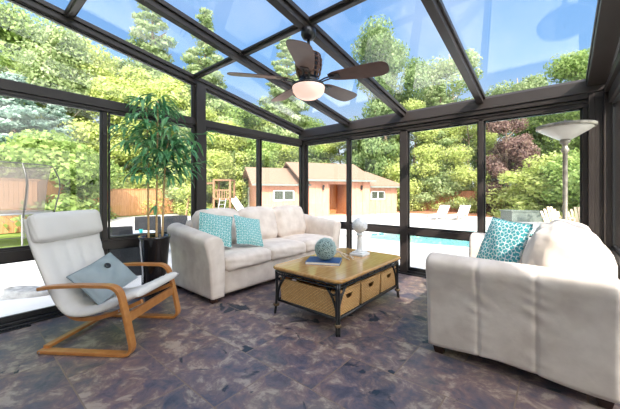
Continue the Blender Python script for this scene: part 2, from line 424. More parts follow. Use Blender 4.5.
def pillow(w, h, t, mtx, n=18, seed=0, wr=.006):
    """square throw cushion: x width, y height, z thickness, centred"""
    mb = MB(); uv = []; rr = random.Random(seed); ph = [rr.uniform(0, 6) for _ in range(6)]
    def P(i, j, sd):
        u, v = 2*i/n-1, 2*j/n-1
        pin = .065
        x = u*w/2*(1-pin*(1-v*v)*0 - pin*(1-abs(v))*abs(u)**2*0.9); y = v*h/2*(1-pin*(1-abs(u))*abs(v)**2*0.9)
        z = t/2*((1-u**2)*(1-v**2))**.42*sd
        k = (1-u*u)*(1-v*v)
        z += wr*(math.sin(5*u+3*v+ph[0])+math.sin(-7*u+6*v+ph[1]))*k
        if abs(u) > .999 or abs(v) > .999: z = .004*sd
        return mtx @ Vector((x, y, z))
    for sd in (1, -1):
        o = len(mb.v)
        for i in range(n+1):
            for j in range(n+1): mb.v.append(tuple(P(i, j, sd))); uv.append((i/n, j/n))
        for i in range(n):
            for j in range(n):
                a = o+i*(n+1)+j; q = (a, a+n+1, a+n+2, a+1)
                mb.f.append(q if sd == 1 else q[::-1])
    m = (n+1)**2
    edge = [i*(n+1) for i in range(n+1)] + [n*(n+1)+j for j in range(1, n+1)] + [i*(n+1)+n for i in range(n-1, -1, -1)] + [j for j in range(n-1, 0, -1)]
    for k in range(len(edge)):
        a, b = edge[k], edge[(k+1) % len(edge)]
        mb.f.append((b, a, a+m, b+m)[::-1])
    mb.uv = uv
    return mb

# ================================================================== ROOM SHELL
XL, YB, XR, Y0 = -3.753, 4.273, .42, -1.0
SL = .163
def zg(y): return 2.40 + SL*(YB-y)           # glass plane of the roof
struct(MB().box((XL-.09, Y0, -.06), (XR+.09, YB+.09, 0)).build('floor', 'slate'), 'multicoloured slate tile floor in brown, purple and grey')
struct(MB().box((XL-.09, Y0, -.75), (XR+.09, YB+.09, -.062)).build('trim_0', 'concrete'), 'concrete foundation under the sunroom')

tn = [0]
def trim(mb, label, m='frame', bevel=.004):
    tn[0] += 1
    return struct(mb.build('trim_%d' % tn[0], m, bevel=bevel), label)
# left wall posts (y centre, width)
for yc, w, dp in ((3.18, .05, .05), (2.12, .13, .12), (1.03, .05, .05), (-.03, .12, .12)):
    mb = MB().box((XL-.05, yc-w/2, 0), (XL-.05+dp, yc+w/2, zg(yc)-.11 if w > .1 else 2.12))
    if w > .1: mb.box((XL-.03, yc-w/2-.025, 0), (XL-.03+.05, yc-w/2, zg(yc)-.12)).box((XL-.03, yc+w/2, 0), (XL-.03+.05, yc+w/2+.025, zg(yc)-.12))
    trim(mb, 'bronze upright post of the left glass wall')
for xc, w in ((-2.72, .05), (-1.75, .11), (-.75, .055)):
    trim(MB().box((xc-w/2, YB-.05, 0), (xc+w/2, YB+.05, 2.12)), 'bronze upright post of the back glass wall')
trim(MB().box((XL-.06, YB-.06, 0), (XL+.07, YB+.06, 2.25)).box((XL+.07, YB-.03, 0), (XL+.10, YB+.03, 2.1)), 'bronze corner post behind the sofa')
# right corner column, stepped panels facing into the room
mb = MB().box((.19, YB-.04, 0), (.235, YB+.06, 2.12)).box((.235, YB-.09, 0), (.28, YB+.06, 2.25)).box((.28, YB-.075, 0), (.345, YB+.06, 2.25)).box((.345, YB-.10, 0), (.36, YB+.06, 2.25)).box((.36, YB-.085, 0), (XR+.05, YB+.06, 2.25))
trim(mb, 'wide stepped bronze corner column on the right')
for yc in (2.9, 1.6, .3):
    trim(MB().box((XR-.05, yc-.03, 0), (XR+.05, yc+.03, 2.12)), 'bronze upright post of the right glass wall')
# rails: left wall
trim(MB().box((XL-.04, Y0, 2.10), (XL+.035, YB-.06, 2.19)).box((XL-.03, Y0, 2.07), (XL+.02, YB-.06, 2.10)), 'bronze horizontal rail across the top of the left windows')
trim(MB().box((XL-.04, Y0, .585), (XL+.03, YB-.06, .672)).box((XL-.03, Y0, .672), (XL+.015, YB-.06, .69)), 'bronze horizontal rail low on the left windows')
trim(MB().box((XL-.05, Y0, 0), (XL+.07, YB-.06, .018)).box((XL-.05, Y0, .018), (XL+.04, YB-.06, .045)).box((XL-.05, Y0, .045), (XL+.0, YB-.06, .075)), 'black sill track along the left wall', 'black_frame')
# rails: back wall
trim(MB().box((XL+.07, YB-.05, 2.09), (.24, YB+.05, 2.17)).box((XL+.07, YB-.065, 2.135), (.24, YB+.05, 2.16)), 'bronze window head along the back wall')
trim(MB().box((XL+.07, YB-.04, .585), (.22, YB+.04, .66)).box((XL+.07, YB-.02, .66), (.22, YB+.03, .675)), 'bronze horizontal rail low on the back windows')
trim(MB().box((XL+.07, YB-.07, 0), (.22, YB+.05, .02)).box((XL+.07, YB-.04, .02), (.22, YB+.05, .05)).box((XL+.07, YB-.0, .05), (.22, YB+.05, .08)), 'black sill track along the back wall', 'black_frame')
# eave beam of back wall
mb = MB().box((XL-.04, YB-.085, 2.17), (XR+.05, YB+.08, 2.225))
rings = [[(x, YB-.10, 2.225), (x, YB+.09, 2.225), (x, YB+.09, 2.37), (x, YB-.055, 2.385), (x, YB-.075, 2.355)] for x in (XL-.04, XR+.05)]
mb.loft(rings)
trim(mb, 'bronze eave beam above the back windows')
# right wall head, rail, sill
trim(MB().box((XR-.04, Y0, 2.09), (XR+.05, YB-.1, 2.2)).box((XR-.07, Y0, 2.2), (XR+.07, YB-.1, 2.26)), 'bronze window head along the right wall')
trim(MB().box((XR-.03, Y0, .585), (XR+.03, YB-.1, .66)), 'bronze horizontal rail on the right windows')
trim(MB().box((XR-.06, Y0, 0), (XR+.05, YB-.1, .06)), 'black sill track along the right wall', 'black_frame')
# rafters
def rafter(x, w, lab, gable=False):
    mb = MB(); y1, y2 = YB+.02, Y0
    a, b = zg(y1), zg(y2)
    dp = .10
    mb.bar((x, y1, a-dp/2-.012), (x, y2, b-dp/2-.012), w*.62, dp)
    mb.bar((x, y1, a-.035), (x, y2, b-.035), w, .045)
    if gable: mb.bar((x-.02, y1, a-.09), (x-.02, y2, b-.09), w*.72, .06)
    trim(mb, lab)
rafter(XL, .13, 'bronze sloping roof beam over the left glass wall', True)
for x, l in ((-2.72, 'second'), (-1.75, 'third'), (-.75, 'fourth')): rafter(x, .115, 'bronze roof rafter, %s from the left' % l)
rafter(.32, .21, 'wide bronze roof beam over the right glass wall', True)
for y, l in ((2.05, 'lower'), (.72, 'upper')):
    mb = MB()
    mb.bar((XL, y, zg(y)-.03), (XR, y, zg(y)-.03), .05, .05).bar((XL, y, zg(y)-.02), (XR, y, zg(y)-.02), .09, .025)
    trim(mb, 'bronze cross bar of the roof, %s one' % l)
# windows: frames + panes
wn = [0]
def window(p, q, z0, z1, lab, top=None, fr=.018, inner=True):
    """p,q ends in plan; top=(z at p, z at q) for sloped heads"""
    wn[0] += 1
    p, q = Vector((p[0], p[1], 0)), Vector((q[0], q[1], 0)); d = (q-p).normalized(); n = Vector((-d.y, d.x, 0))
    t0, t1 = top if top else (z1, z1)
    cs = [p+Vector((0,0,z0)), q+Vector((0,0,z0)), q+Vector((0,0,t1)), p+Vector((0,0,t0))]
    mb = MB(); ctr = sum(cs, Vector())/4
    for i in range(4):
        a, b = cs[i], cs[(i+1) % 4]
        e = (b-a).normalized(); inn = n.cross(e); 
        if inn.dot(ctr-a) < 0: inn = -inn
        mb.bar(a+inn*fr/2, b+inn*fr/2, fr if False else .03, fr, up=inn)
    o = mb.build('window_%d' % wn[0], 'black_frame', bevel=.002); struct(o, lab)
    g = MB(); off = n*.003
    g.add([c-off for c in cs]+[c+off for c in cs], [(3,2,1,0),(4,5,6,7),(0,1,5,4),(1,2,6,5),(2,3,7,6),(3,0,4,7)])
    gp = g.build('pane', 'glass', o); gp['label'] = 'clear glass pane'
    return o
ys = [Y0, -.09, None]
bays = [(3.21, YB-.06), (2.21, 3.15), (1.06, 2.03), (.03, 1.0), (Y0, -.09)]
names = ['nearest the back corner', 'second from the back corner', 'behind the potted plant', 'behind the armchair', 'at the near end']
for (a, b), nm in zip(bays, names):
    window((XL, a), (XL, b), .69, 2.07, 'clear sliding window in the left wall, '+nm)
    window((XL-.01, a), (XL-.01, b), .075, .585, 'low fixed window in the left wall, '+nm, fr=.02)
for (a, b), nm in zip([(2.20, YB-.06), (.03, 2.03), (Y0, -.09)], ['above the sofa', 'above the armchair', 'at the near end']):
    window((XL-.01, a), (XL-.01, b), 2.19, 0, 'sloped transom window in the left wall, '+nm, top=(zg(a)-.12, zg(b)-.12), fr=.012)
bb = [(XL+.10, -2.745), (-2.695, -1.805), (-1.695, -.7775), (-.7225, .19)]
for i, (a, b) in enumerate(bb):
    nm = ['behind the sofa arm', 'behind the coffee table', 'left of the loveseat', 'behind the floor lamp'][i]
    window((a, YB), (b, YB), .675, 2.09, 'clear sliding window in the back wall, '+nm)
    window((a, YB+.01), (b, YB+.01), .08, .585, 'low fixed window in the back wall, '+nm, fr=.02)
for i, (a, b) in enumerate([(2.93, YB-.1), (1.63, 2.87), (.33, 1.57), (Y0, .27)]):
    window((XR, a), (XR, b), .66, 2.09, 'clear window in the right wall, bay %s' % ['by the corner column', 'beside the loveseat', 'right of the camera', 'nearest the house'][i])
    window((XR, a), (XR, b), .06, .585, 'low window in the right wall, bay %s' % ['by the corner column', 'beside the loveseat', 'right of the camera', 'nearest the house'][i], fr=.02)
# roof panes
xs = [XL, -2.72, -1.75, -.75, .32]; yy = [YB, 2.05, .72, Y0]
for i in range(4):
    for j in range(3):
        wn[0] += 1
        x0, x1, ya, yb = xs[i]+.03, xs[i+1]-.03, yy[j]-.01, yy[j+1]+.01
        g = MB(); vs = []
        for dz in (-.006, .006):
            vs += [(x0, ya, zg(ya)+dz), (x1, ya, zg(ya)+dz), (x1, yb, zg(yb)+dz), (x0, yb, zg(yb)+dz)]
        g.add(vs, [(3,2,1,0),(4,5,6,7),(0,1,5,4),(1,2,6,5),(2,3,7,6),(3,0,4,7)])
        struct(g.build('window_%d' % wn[0], 'roof_glass'), 'tinted glass roof pane, %s row, column %s from the left' % (['lowest', 'middle', 'upper'][j], ['first', 'second', 'third', 'fourth'][i]))
# the house the sunroom leans on, unseen; stepped heights shaped to block the sun
struct(MB().box((-4.4, Y0-.3, -.6), (3.9, Y0-.001, 9.4)).box((3.9, Y0-.3, -.6), (12, Y0-.001, 4.75)).build('wall_near', 'house'), 'cream house wall behind the sunroom, out of view, stepped to block sun')

# ================================================================== SOFAS
def arm_mesh(D, side, zf, zb, x0=0, thick=.19, flare=.06, seams=()):
    """arm in local coords: outer face at x=0 going inward +x (side=1) ; front y=0, back y=D"""
    prof = [(.015, .06), (.0, .30), (-.015, .48), (-.04, .60), (-.055, .665), (-.05, .71), (-.02, .74), (.03, .755), (.09, .75), (.14, .72), (.17, .66), (thick-.01, .55), (thick-.005, .30), (thick-.01, .06)]
    pr = [(p.x, p.y) for p in smooth_path([(a, b) for a, b in prof], 9)]
    n = 90; rings = []
    for i in range(n+1):
        t = i/n; y = t*D
        H = zf+(zb-zf)*t; e = min(y, D-y)
        ins = .022*(1-min(1, e/.03))**2
        ring = []
        for x, z in pr:
            zz = .06+(z-.06)*(H-.06)/.695
            k = (z-.06)/.7
            xx = x*(flare/.055 if x < 0 else 1)
            cx = .09
            xx = cx+(xx-cx)*(1-ins/.1); zz = zz-ins*k
            if z < .12 and seams: zz += .03*math.sin(PI*min(1, t*1.1))**2*(1-(z-.06)/.06)
            if x < .03 and seams:
                for sy in seams:
                    dd = (y-sy)/.010
                    xx += .011*math.exp(-dd*dd)
                    xx += .006*math.exp(-((y-sy)/.06)**2)*math.sin(z*62+3*math.sin(z*11+sy*9)+y*25)*(.4+.6*math.sin(z*9+sy*20)**2)
                xx += .004*math.sin(y*7+z*5)*k
            ring.append((x0+side*xx, y, zz))
        rings.append(ring if side == 1 else ring[::-1])
    rings.reverse()
    return MB().loft(rings)
def sofa(root, L, D, nseat, nback, zf, zb, backz=.86, seams=(), backh=.50, puffy=False):
    ft = .19
    for x, sd, nm in ((0, 1, ''), (L, -1, '')):
        arm_mesh(D-.02, sd, zf, zb, x, seams=seams).build('arm', 'fabric', root, smooth=True)
    rbox(L-2*ft+.02, D-.08, .27, .02, .004, 8, Matrix.Translation((L/2, D/2-.0, .06))).build('base', 'fabric', root, smooth=True)
    rbox(L-2*ft+.03, .20, backz-.08, .05, .01, 10, Matrix.Translation((L/2, D-.11, .07))).build('back', 'fabric', root, smooth=True)
    W = (L-2*ft)/nseat
    for i in range(nseat):
        rbox(W-.006, D-.24, .17, .05, (.006, .015, .022), 12, Matrix.Translation((ft+W*(i+.5), (D-.24)/2-.02, .315)), wr=.004, seed=i).build('seat_cushion', 'fabric', root, smooth=True)
    W = (L-2*ft)/nback
    for i in range(nback):
        th = .20 if not puffy else .32
        m = Matrix.Translation((ft+W*(i+.5), D-.31, .475)) @ Matrix.Rotation(R(-14), 4, 'X')
        rbox(W-.01+(.03 if puffy else 0), th, backh, .085, (.012, .045 if not puffy else .07, .03), 14, m, wr=.006, seed=10+i).build('back_cushion', 'fabric', root, smooth=True)
    for x in (.028, L-.118):
        for y in (.03, D-.125):
            b = MB(); b.loft([[(x+.015, y+.015, 0), (x+.075, y+.015, 0), (x+.075, y+.07, 0), (x+.015, y+.07, 0)], [(x, y, .075), (x+.09, y, .075), (x+.09, y+.085, .075), (x, y+.085, .075)]])
            b.build('leg', 'dark_wood', root, bevel=.003)
# left sofa: local x (length) runs world +Y, front (local -y side) faces world +X  -> local y = world -X
s1 = empty('sofa', (-2.80, 1.72, 0), 'long cream three-seat sofa against the left windows with two aqua cushions', 'sofa', rz=R(90))
sofa(s1, 2.40, .93, 3, 3, .72, .82, backz=.86, backh=.49, seams=())
# loveseat: front faces -X, back to the right wall; length runs from y=3.8 down to y=2.27
s2 = empty('loveseat', (-.76, 3.80, 0), 'cream suede loveseat in the right foreground, seen from its side', 'sofa', rz=R(-90))
sofa(s2, 1.53, 1.04, 2, 2, .745, .735, backz=.84, seams=(.34, .655), backh=.46, puffy=True)

# ================================================================== THROW CUSHIONS
def cushion(name, mt, center, xdir, ydir, w, h, t, label, seed, cat='cushion', group=None):
    o = pillow(w, h, t, frame_mtx(Vector(center), xdir, ydir), seed=seed).build(name, mt, smooth=True)
    return tag(o, label, cat, group)
cushion('throw_cushion', 'teal_pattern', (-.385, 3.15, .745), (.34, -.29, -.03), (.13, .11, .42), .44, .44, .13, 'turquoise throw cushion with white cross lattice on the right loveseat', 3)
cushion('throw_cushion', 'aqua_pattern', (-3.19, 2.02, .745), (.30, .8, -.16), (-.45, .15, .9), .41, .41, .12, 'aqua patterned cushion leaning on the left sofa arm, nearest the plant', 4)
cushion('throw_cushion', 'aqua_pattern', (-3.06, 2.42, .70), (.10, 1, -.22), (-.5, .22, .85), .40, .40, .12, 'aqua patterned cushion on the left sofa, right one of the pair', 5)

# ================================================================== ARMCHAIR
CO = Vector((-2.95, .38, 0)); CF = Vector((.8054, .5927, 0)); CN = Vector((-.5927, .8054, 0))
ac = empty('armchair', CO, 'bentwood armchair with white canvas cushion and grey-blue pillow, by left window', 'armchair', rz=math.atan2(CF.y, CF.x))
side = round_path([(-.005, .475), (.10, .492), (.30, .505), (.615, .505), (.675, .26), (.73, .008), (.0, .012)], [.05, .1, .09, .05, .085], 7)
for y in (0, .66):
    MB().ribbon([(p.x, p.y+.004) for p in side], .06, .024, Matrix.Translation((0, y, 0))).build('side_frame', 'bent_wood', ac, bevel=.004)
# seat rails (curved), cross bars
rail = smooth_path([(-.185, 1.0), (-.155, .82), (-.07, .58), (.03, .36), (.12, .245), (.24, .215), (.42, .245), (.60, .315), (.71, .365)], 5)
for y in (.12, .575):
    MB().ribbon([(p.x+.012, p.y-.0) for p in rail], .028, .03, Matrix.Translation((0, y, 0))).build('seat_rail', 'bent_wood', ac, bevel=.003)
MB().box((.0, .05, .02), (.045, .67, .045)).build('rear_crossbar', 'bent_wood', ac, bevel=.003)
MB().box((.655, .055, .235), (.68, .665, .305)).build('front_crossbar', 'bent_wood', ac, bevel=.003)
# seat canvas cushion following the rails, padded with long channels
def chair_pad():
    cen = smooth_path([(-.175, .99), (-.135, .84), (-.05, .63), (.05, .42), (.13, .305), (.22, .268), (.36, .285), (.55, .355), (.68, .418), (.735, .428)], 7)
    nw = 32; rings = []
    y0, y1 = .064, .662
    for i, p in enumerate(cen):
        a = cen[max(0, i-1)]; b = cen[min(len(cen)-1, i+1)]; d = (b-a).normalized(); n = Vector((-d.y, d.x))
        if n.x < 0 and n.y < 0: n = -n
        n = Vector((abs(d.y), abs(d.x)))*1.0; n = Vector((-d.y, d.x)); 
        if n.y < 0: n = -n
        e = min(i, len(cen)-1-i); th = .05*(.35 if e == 0 else .8 if e == 1 else 1)
        top, bot = [], []
        for k in range(nw+1):
            u = k/nw; y = y0+(y1+.075*max(0, min(1, (p.y-.42)/.4))-y0)*u
            ed = 1-abs(2*u-1)**8
            ch = .010*abs(math.sin(u*PI*5))**.5
            rip = .003*math.sin(i*2.2+math.sin(u*7)*1.5)
            tt = th*(.35+.65*ed)
            top.append((p.x+n.x*(tt/2+ch+rip), y, p.y+n.y*(tt/2+ch+rip))); bot.append((p.x-n.x*tt/2, y, p.y-n.y*tt/2))
        rings.append(top+bot[::-1])
    return MB().loft(rings)
chair_pad().build('seat_cushion', 'canvas', ac, smooth=True)
# head cushion: puffy block at the top
hm = frame_mtx(Vector((-.115, .402, .915)), (0, 1, 0), (-.22, 0, 1))
hb = rbox(.67, .235, .095, .046, (.004, .004, .014), 14, Matrix.Translation((0, 0, -.0475)), wr=.003, seed=2)
hb.v = [tuple(hm @ Vector(v)) for v in hb.v]
hb.build('head_cushion', 'canvas', ac, smooth=True)
for y in (-.004, .724):
    for (x, z) in ((.635, .34), (.652, .27), (.02, .016)):
        sd = -1 if y < 0 else 1
        MB().tube([(x, y+.004*-sd, z), (x, y, z)], .006, 8).build('bolt', 'steel', ac)
# pillow on chair
def cl(x, y, z): return CO+CF*x+CN*y+Vector((0, 0, z))
pc = cl(.245, .36, .475)
pil = empty('throw_pillow', pc, 'plain grey-blue pillow with a black button lying on the armchair', 'cushion')
X = (CN*.86+CF*.30).normalized(); Y = (CF*-.62+CN*.22+Vector((0, 0, .72)))
pm = frame_mtx(Vector((0, 0, 0)), X, Y) @ Matrix.Rotation(R(20), 4, 'Z')
pillow(.43, .34, .15, pm, seed=9, wr=.008).build('cover', 'blue_grey', pil, smooth=True)
bm_ = MB().lathe([(.001, 0), (.022, 0), (.026, .005), (.022, .011), (.008, .012), (.001, .011)], 16)
mm = pm @ Matrix.Translation((.035, .055, .072))
bm_.v = [tuple(mm @ Vector(v)) for v in bm_.v]
bm_.build('button', 'black_button', pil, smooth=True)

# ================================================================== COFFEE TABLE
TX0, TX1, TY0, TY1, TZ = -2.205, -1.365, 2.0, 3.29, .472
ct = empty('coffee_table', ((TX0+TX1)/2, (TY0+TY1)/2, 0), 'honey oak coffee table on black iron cane-style legs with slatted shelf', 'table')
tw, tl = (TX1-TX0)/2, (TY1-TY0)/2
def rr_outline(w, l, r, n=8):
    o = []
    for cx, cy, a0 in ((w-r, l-r, 0), (-(w-r), l-r, 90), (-(w-r), -(l-r), 180), (w-r, -(l-r), 270)):
        for k in range(n+1):
            a = R(a0+90*k/n); o.append((cx+r*math.cos(a), cy+r*math.sin(a)))
    return o
o_ = []
for ins, z in ((.018, TZ-.032), (.004, TZ-.028), (0, TZ-.018), (.003, TZ-.006), (.012, TZ)):
    o_.append([(x*(1-ins/tw), y*(1-ins/tl), z) for x, y in rr_outline(tw, tl, .09)])
M['table_top'] = mat('honey_oak_planks', (.48, .24, .06), (.58, .32, .10), rough=.2, scale=7, stretch=(7, .7, 1), coat=.5)
MB().loft(o_).build('tabletop', 'table_top', ct)
rim = [(x, y, TZ-.016) for x, y in rr_outline(tw+.001, tl+.001, .09)]
# apron: two stacked black canes under the top
for nm, z, ins, r in (('apron', TZ-.046, .035, .013),):
    pts = [(x, y, z) for x, y in rr_outline(tw-ins, tl-ins, .06)]; pts.append(pts[0]); pts.append(pts[1])
    mb = MB().tube(pts, r, 8, False)
    pts2 = [(x, y, z-.034) for x, y in rr_outline(tw-ins-.01, tl-ins-.01, .06)]; pts2.append(pts2[0]); pts2.append(pts2[1])
    mb.tube(pts2, .009, 8, False)
    for k in range(9):                      # cane joints
        for sx in (-1, 1):
            y = -tl+.15+k*(2*tl-.3)/8; mb.tube([(sx*(tw-ins), y-.007, z), (sx*(tw-ins), y+.007, z)], .017, 8)
    for k in range(5):
        for sy in (-1, 1):
            x = -tw+.15+k*(2*tw-.3)/4; mb.tube([(x-.007, sy*(tl-ins), z), (x+.007, sy*(tl-ins), z)], .017, 8)
    mb.build(nm, 'iron', ct, smooth=True)
for sx in (-1, 1):
    for sy in (-1, 1):
        cx, cy = sx*(tw-.055), sy*(tl-.055)
        lg = MB()
        # a bundle of two posts, slightly outward at the foot
        for ox, oy in ((.013, 0), (0, .013)):
            pts = smooth_path([(cx+sx*ox+sx*.008, cy+sy*oy+sy*.008, 0), (cx+sx*ox, cy+sy*oy, .10), (cx+sx*ox-sx*.004, cy+sy*oy-sy*.004, .25), (cx+sx*ox, cy+sy*oy, TZ-.05)], 4)
            lg.tube([(p.x, p.y, p.z) for p in pts], .0135, 8)
        legb = lg.build('leg', 'iron', ct, smooth=True)
        MB().tube([(cx+sx*.006, cy+sy*.006, .075), (cx+sx*.006, cy+sy*.006, .095)], .031, 10).build('cane_tie', 'cord', legb, smooth=True)
        br = MB()
        for dx, dy in ((-sx, 0), (0, -sy)):
            P = [(cx+dx*.012, cy+dy*.012, .13), (cx+dx*.02, cy+dy*.02, .22), (cx+dx*.06, cy+dy*.06, .31), (cx+dx*.13, cy+dy*.13, TZ-.075)]
            br.tube([tuple(p) for p in smooth_path(P, 5)], .011, 8)
            ax = (dy, dx, 0)
            br.torus((cx+dx*.045, cy+dy*.045, TZ-.115), (dy, dx, 0), .030, .007)
        br.build('curved_brace', 'iron', legb, smooth=True)
sh = MB()
for sx in (-1, 1): sh.tube([(sx*(tw-.055), -tl+.055, .13), (sx*(tw-.055), tl-.055, .13)], .012, 8)
for sy in (-1, 1): sh.tube([(-tw+.055, sy*(tl-.055), .13), (tw-.055, sy*(tl-.055), .13)], .012, 8)
for k in range(21):
    y = -tl+.10+k*(2*tl-.20)/20; sh.tube([(-tw+.06, y, .13), (tw-.06, y, .13)], .008, 6)
sh.build('slatted_shelf', 'iron', ct, smooth=True)
# baskets: three, long in x, handle hole facing +x
def basket():
    W, Dp, H = .355, .66, .205
    root = empty('wicker_basket', (0, 0, 0), '', 'basket', 'wicker baskets on the table shelf')
    mb = MB(); nx, nz = 44, 28
    def panel(fx, n1, hole):
        o = len(mb.v)
        for i in range(n1+1):
            for k in range(nz+1): mb.v.append(fx(i/n1, k/nz*H))
        for i in range(n1):
            for k in range(nz):
                u = (i+.5)/n1-.5; z = (k+.5)/nz
                if hole and z < .80 and (u/.15)**2+((z-.80)/.24)**2 < 1: continue
                a = o+i*(nz+1)+k; mb.f.append((a, a+nz+1, a+nz+2, a+1))
    fl = lambda z: 1+.02*(z/H)
    panel(lambda u, z: (Dp/2*fl(z), (u-.5)*W*fl(z), z), nx, True)
    panel(lambda u, z: (-Dp/2*fl(z), (.5-u)*W*fl(z), z), nx, True)
    panel(lambda u, z: ((.5-u)*Dp*fl(z), W/2*fl(z), z), nx, False)
    panel(lambda u, z: ((u-.5)*Dp*fl(z), -W/2*fl(z), z), nx, False)
    mb.add([(-Dp/2, -W/2, .004), (Dp/2, -W/2, .004), (Dp/2, W/2, .004), (-Dp/2, W/2, .004)], [(0, 1, 2, 3)])
    mb.build('basket_body', 'wicker', root, solid=.009)
    rm = MB(); w2, d2 = W/2*1.02, Dp/2*1.02
    c = [(d2, w2, H), (-d2, w2, H), (-d2, -w2, H), (d2, -w2, H)]
    for i in range(4): rm.tube([c[i], c[(i+1) % 4]], .0105, 8)
    for i in range(4): rm.tube([(c[i][0]/1.02, c[i][1]/1.02, 0), c[i]], .007, 6)
    rm.build('rim', 'wicker', root, smooth=True)
    return root
b0 = basket()
for i, (dy, lab) in enumerate(((-.42, 'honey wicker basket on the table shelf, nearest the camera'), (0, 'honey wicker basket on the table shelf, middle one of three'), (.42, 'honey wicker basket on the table shelf, farthest toward the back windows'))):
    b = b0 if i == 0 else copy_tree(b0)
    b.location = ((TX0+TX1)/2+.02, (TY0+TY1)/2+dy*.96, .1435); b['label'] = lab
# book, ball, pedestal, twig
bk = empty('book', (-1.87, 2.46, TZ), 'navy blue hardback book lying on the coffee table under the ball', 'book', rz=R(28))
MB().box((-.17, -.125, .003), (.167, .122, .024)).build('pages', 'paper', bk)
MB().box((-.173, -.128, 0), (.173, .125, .003)).box((-.173, -.128, .024), (.173, .125, .0275)).box((-.173, -.128, 0), (-.169, .125, .0275)).build('cover', 'navy', bk, bevel=.001)
def deco_ball(c, r, n=330):
    root = empty('decorative_ball', c, 'round grey-green textured decorative ball resting on the navy book', 'decorative ball')
    MB().sphere((0, 0, 0), r*.86, 20, 12).build('core', 'ball_core', root, smooth=True)
    mb = MB(); rr = random.Random(5)
    for i in range(n):
        z = 1-2*(i+.5)/n; a = i*2.39996; q = math.sqrt(1-z*z); d = Vector((q*math.cos(a), q*math.sin(a), z))
        p = d*r*rr.uniform(.88, .93)
        u = d.orthogonal().normalized(); u.rotate(Matrix.Rotation(rr.uniform(0, 6.28), 3, d)); w = d.cross(u)
        k = rr.uniform(.009, .013)
        pts = [p+(u*math.cos(t)+w*math.sin(t))*k*(1+.2*t/4)+d*(.004*t/3) for t in [j*.9 for j in range(6)]]
        mb.tube(pts, .0032, 4, False)
        mb.f.append(tuple(range(len(mb.v)-4, len(mb.v))))
    mb.build('petals', 'ball', root)
    return root
deco_ball((-1.86, 2.47, TZ+.0275+.112), .115, 460)
pd = empty('pedestal_ornament', (-1.765, 3.0, TZ), 'white ceramic pedestal ornament topped by a petalled ball on the coffee table', 'ornament')
MB().box((-.085, -.085, 0), (.085, .085, .028)).box((-.066, -.066, .028), (.066, .066, .044)).build('plinth', 'white_gloss', pd, bevel=.006)
MB().lathe([(.05, .044), (.052, .052), (.042, .060), (.036, .066), (.034, .08), (.028, .21), (.026, .225), (.038, .232), (.040, .242), (.028, .25), (.03, .262)], 24).build('column', 'white_gloss', pd, smooth=True)
pb = MB(); rp = .092
pb.sphere((0, 0, .345), rp*.93, 20, 12)
for i in range(70):
    z = 1-2*(i+.5)/70; a = i*2.39996; q = math.sqrt(1-z*z); d = Vector((q*math.cos(a), q*math.sin(a), z)); up = Vector((0, 0, 1))
    u = d.cross(up).normalized() if q > .05 else Vector((1, 0, 0)); w = u.cross(d)
    c = Vector((0, 0, .345))+d*rp*.93
    pts = [c-u*.014-w*.006, c-w*.014, c+u*.014-w*.006, c+w*.018+d*.008]
    pb.add([*[p for p in pts], c+d*.006], [(0, 1, 4), (1, 2, 4), (2, 3, 4), (3, 0, 4)])
pb.build('petalled_ball', 'white_gloss', pd)
tg = empty('driftwood_branch', (-1.83, 2.72, TZ), 'pale driftwood branch on the coffee table behind the ball', 'branch')
tb = MB()
for pts in ([(-.16, .05, .045), (-.06, .03, .06), (.03, .0, .025), (.12, -.03, .008)], [(-.06, .03, .06), (.0, .07, .035), (.10, .09, .009)], [(.03, .0, .025), (.09, .03, .04), (.15, .0, .009)], [(-.06, .03, .06), (-.10, -.05, .03), (-.12, -.10, .009)]):
    sp = smooth_path(pts, 4); tb.tube(sp, [.008-.004*i/len(sp) for i in range(len(sp))], 6)
tb.build('twigs', 'drift', tg, smooth=True)

# ================================================================== PLANT
PP = (-3.45, 1.42, 0)
pl = empty('potted_plant', PP, 'tall potted cane plant with drooping green leaves in a glossy black pot', 'plant')
MB().lathe([(.095, 0), (.10, .01), (.155, .68), (.162, .69), (.162, .715), (.148, .715), (.140, .66), (.001, .655)], 32, cap=False).build('pot', 'pot', pl, smooth=True)
MB().lathe([(.001, .67), (.07, .685), (.142, .672), (.142, .655), (.001, .655)], 24, cap=False).build('soil', 'soil', pl, smooth=True)
canes = [((-.035, -.05), (-.07, -.06), 2.14), ((.02, .01), (.01, .03), 2.22), ((.05, .06), (.12, .10), 1.78)]
lv = MB(); tones = []
def blade(p, d, L, w, droop, rr):
    d = Vector(d).normalized(); sd = d.cross(Vector((0, 0, 1)))
    if sd.length < .1: sd = Vector((1, 0, 0))
    sd.normalize(); n = 6; o = len(lv.v); q = Vector(p); dd = d.copy(); t = rr.random()
    for i in range(n+1):
        f = i/n; ww = w*math.sin(PI*min(1, .12+f*.88))**.8*.5
        if i == n: ww = .0008
        up = sd.cross(dd).normalized()
        lv.v += [tuple(q-sd*ww+up*ww*.35), tuple(q), tuple(q+sd*ww+up*ww*.35)]; tones.extend([t]*3)
        q = q+dd*L/n; dd = (dd+Vector((0, 0, -droop/n))).normalized()
    for i in range(n):
        a = o+3*i; lv.f += [(a, a+1, a+4, a+3), (a+1, a+2, a+5, a+4)]
prr = random.Random(21)
tops = []
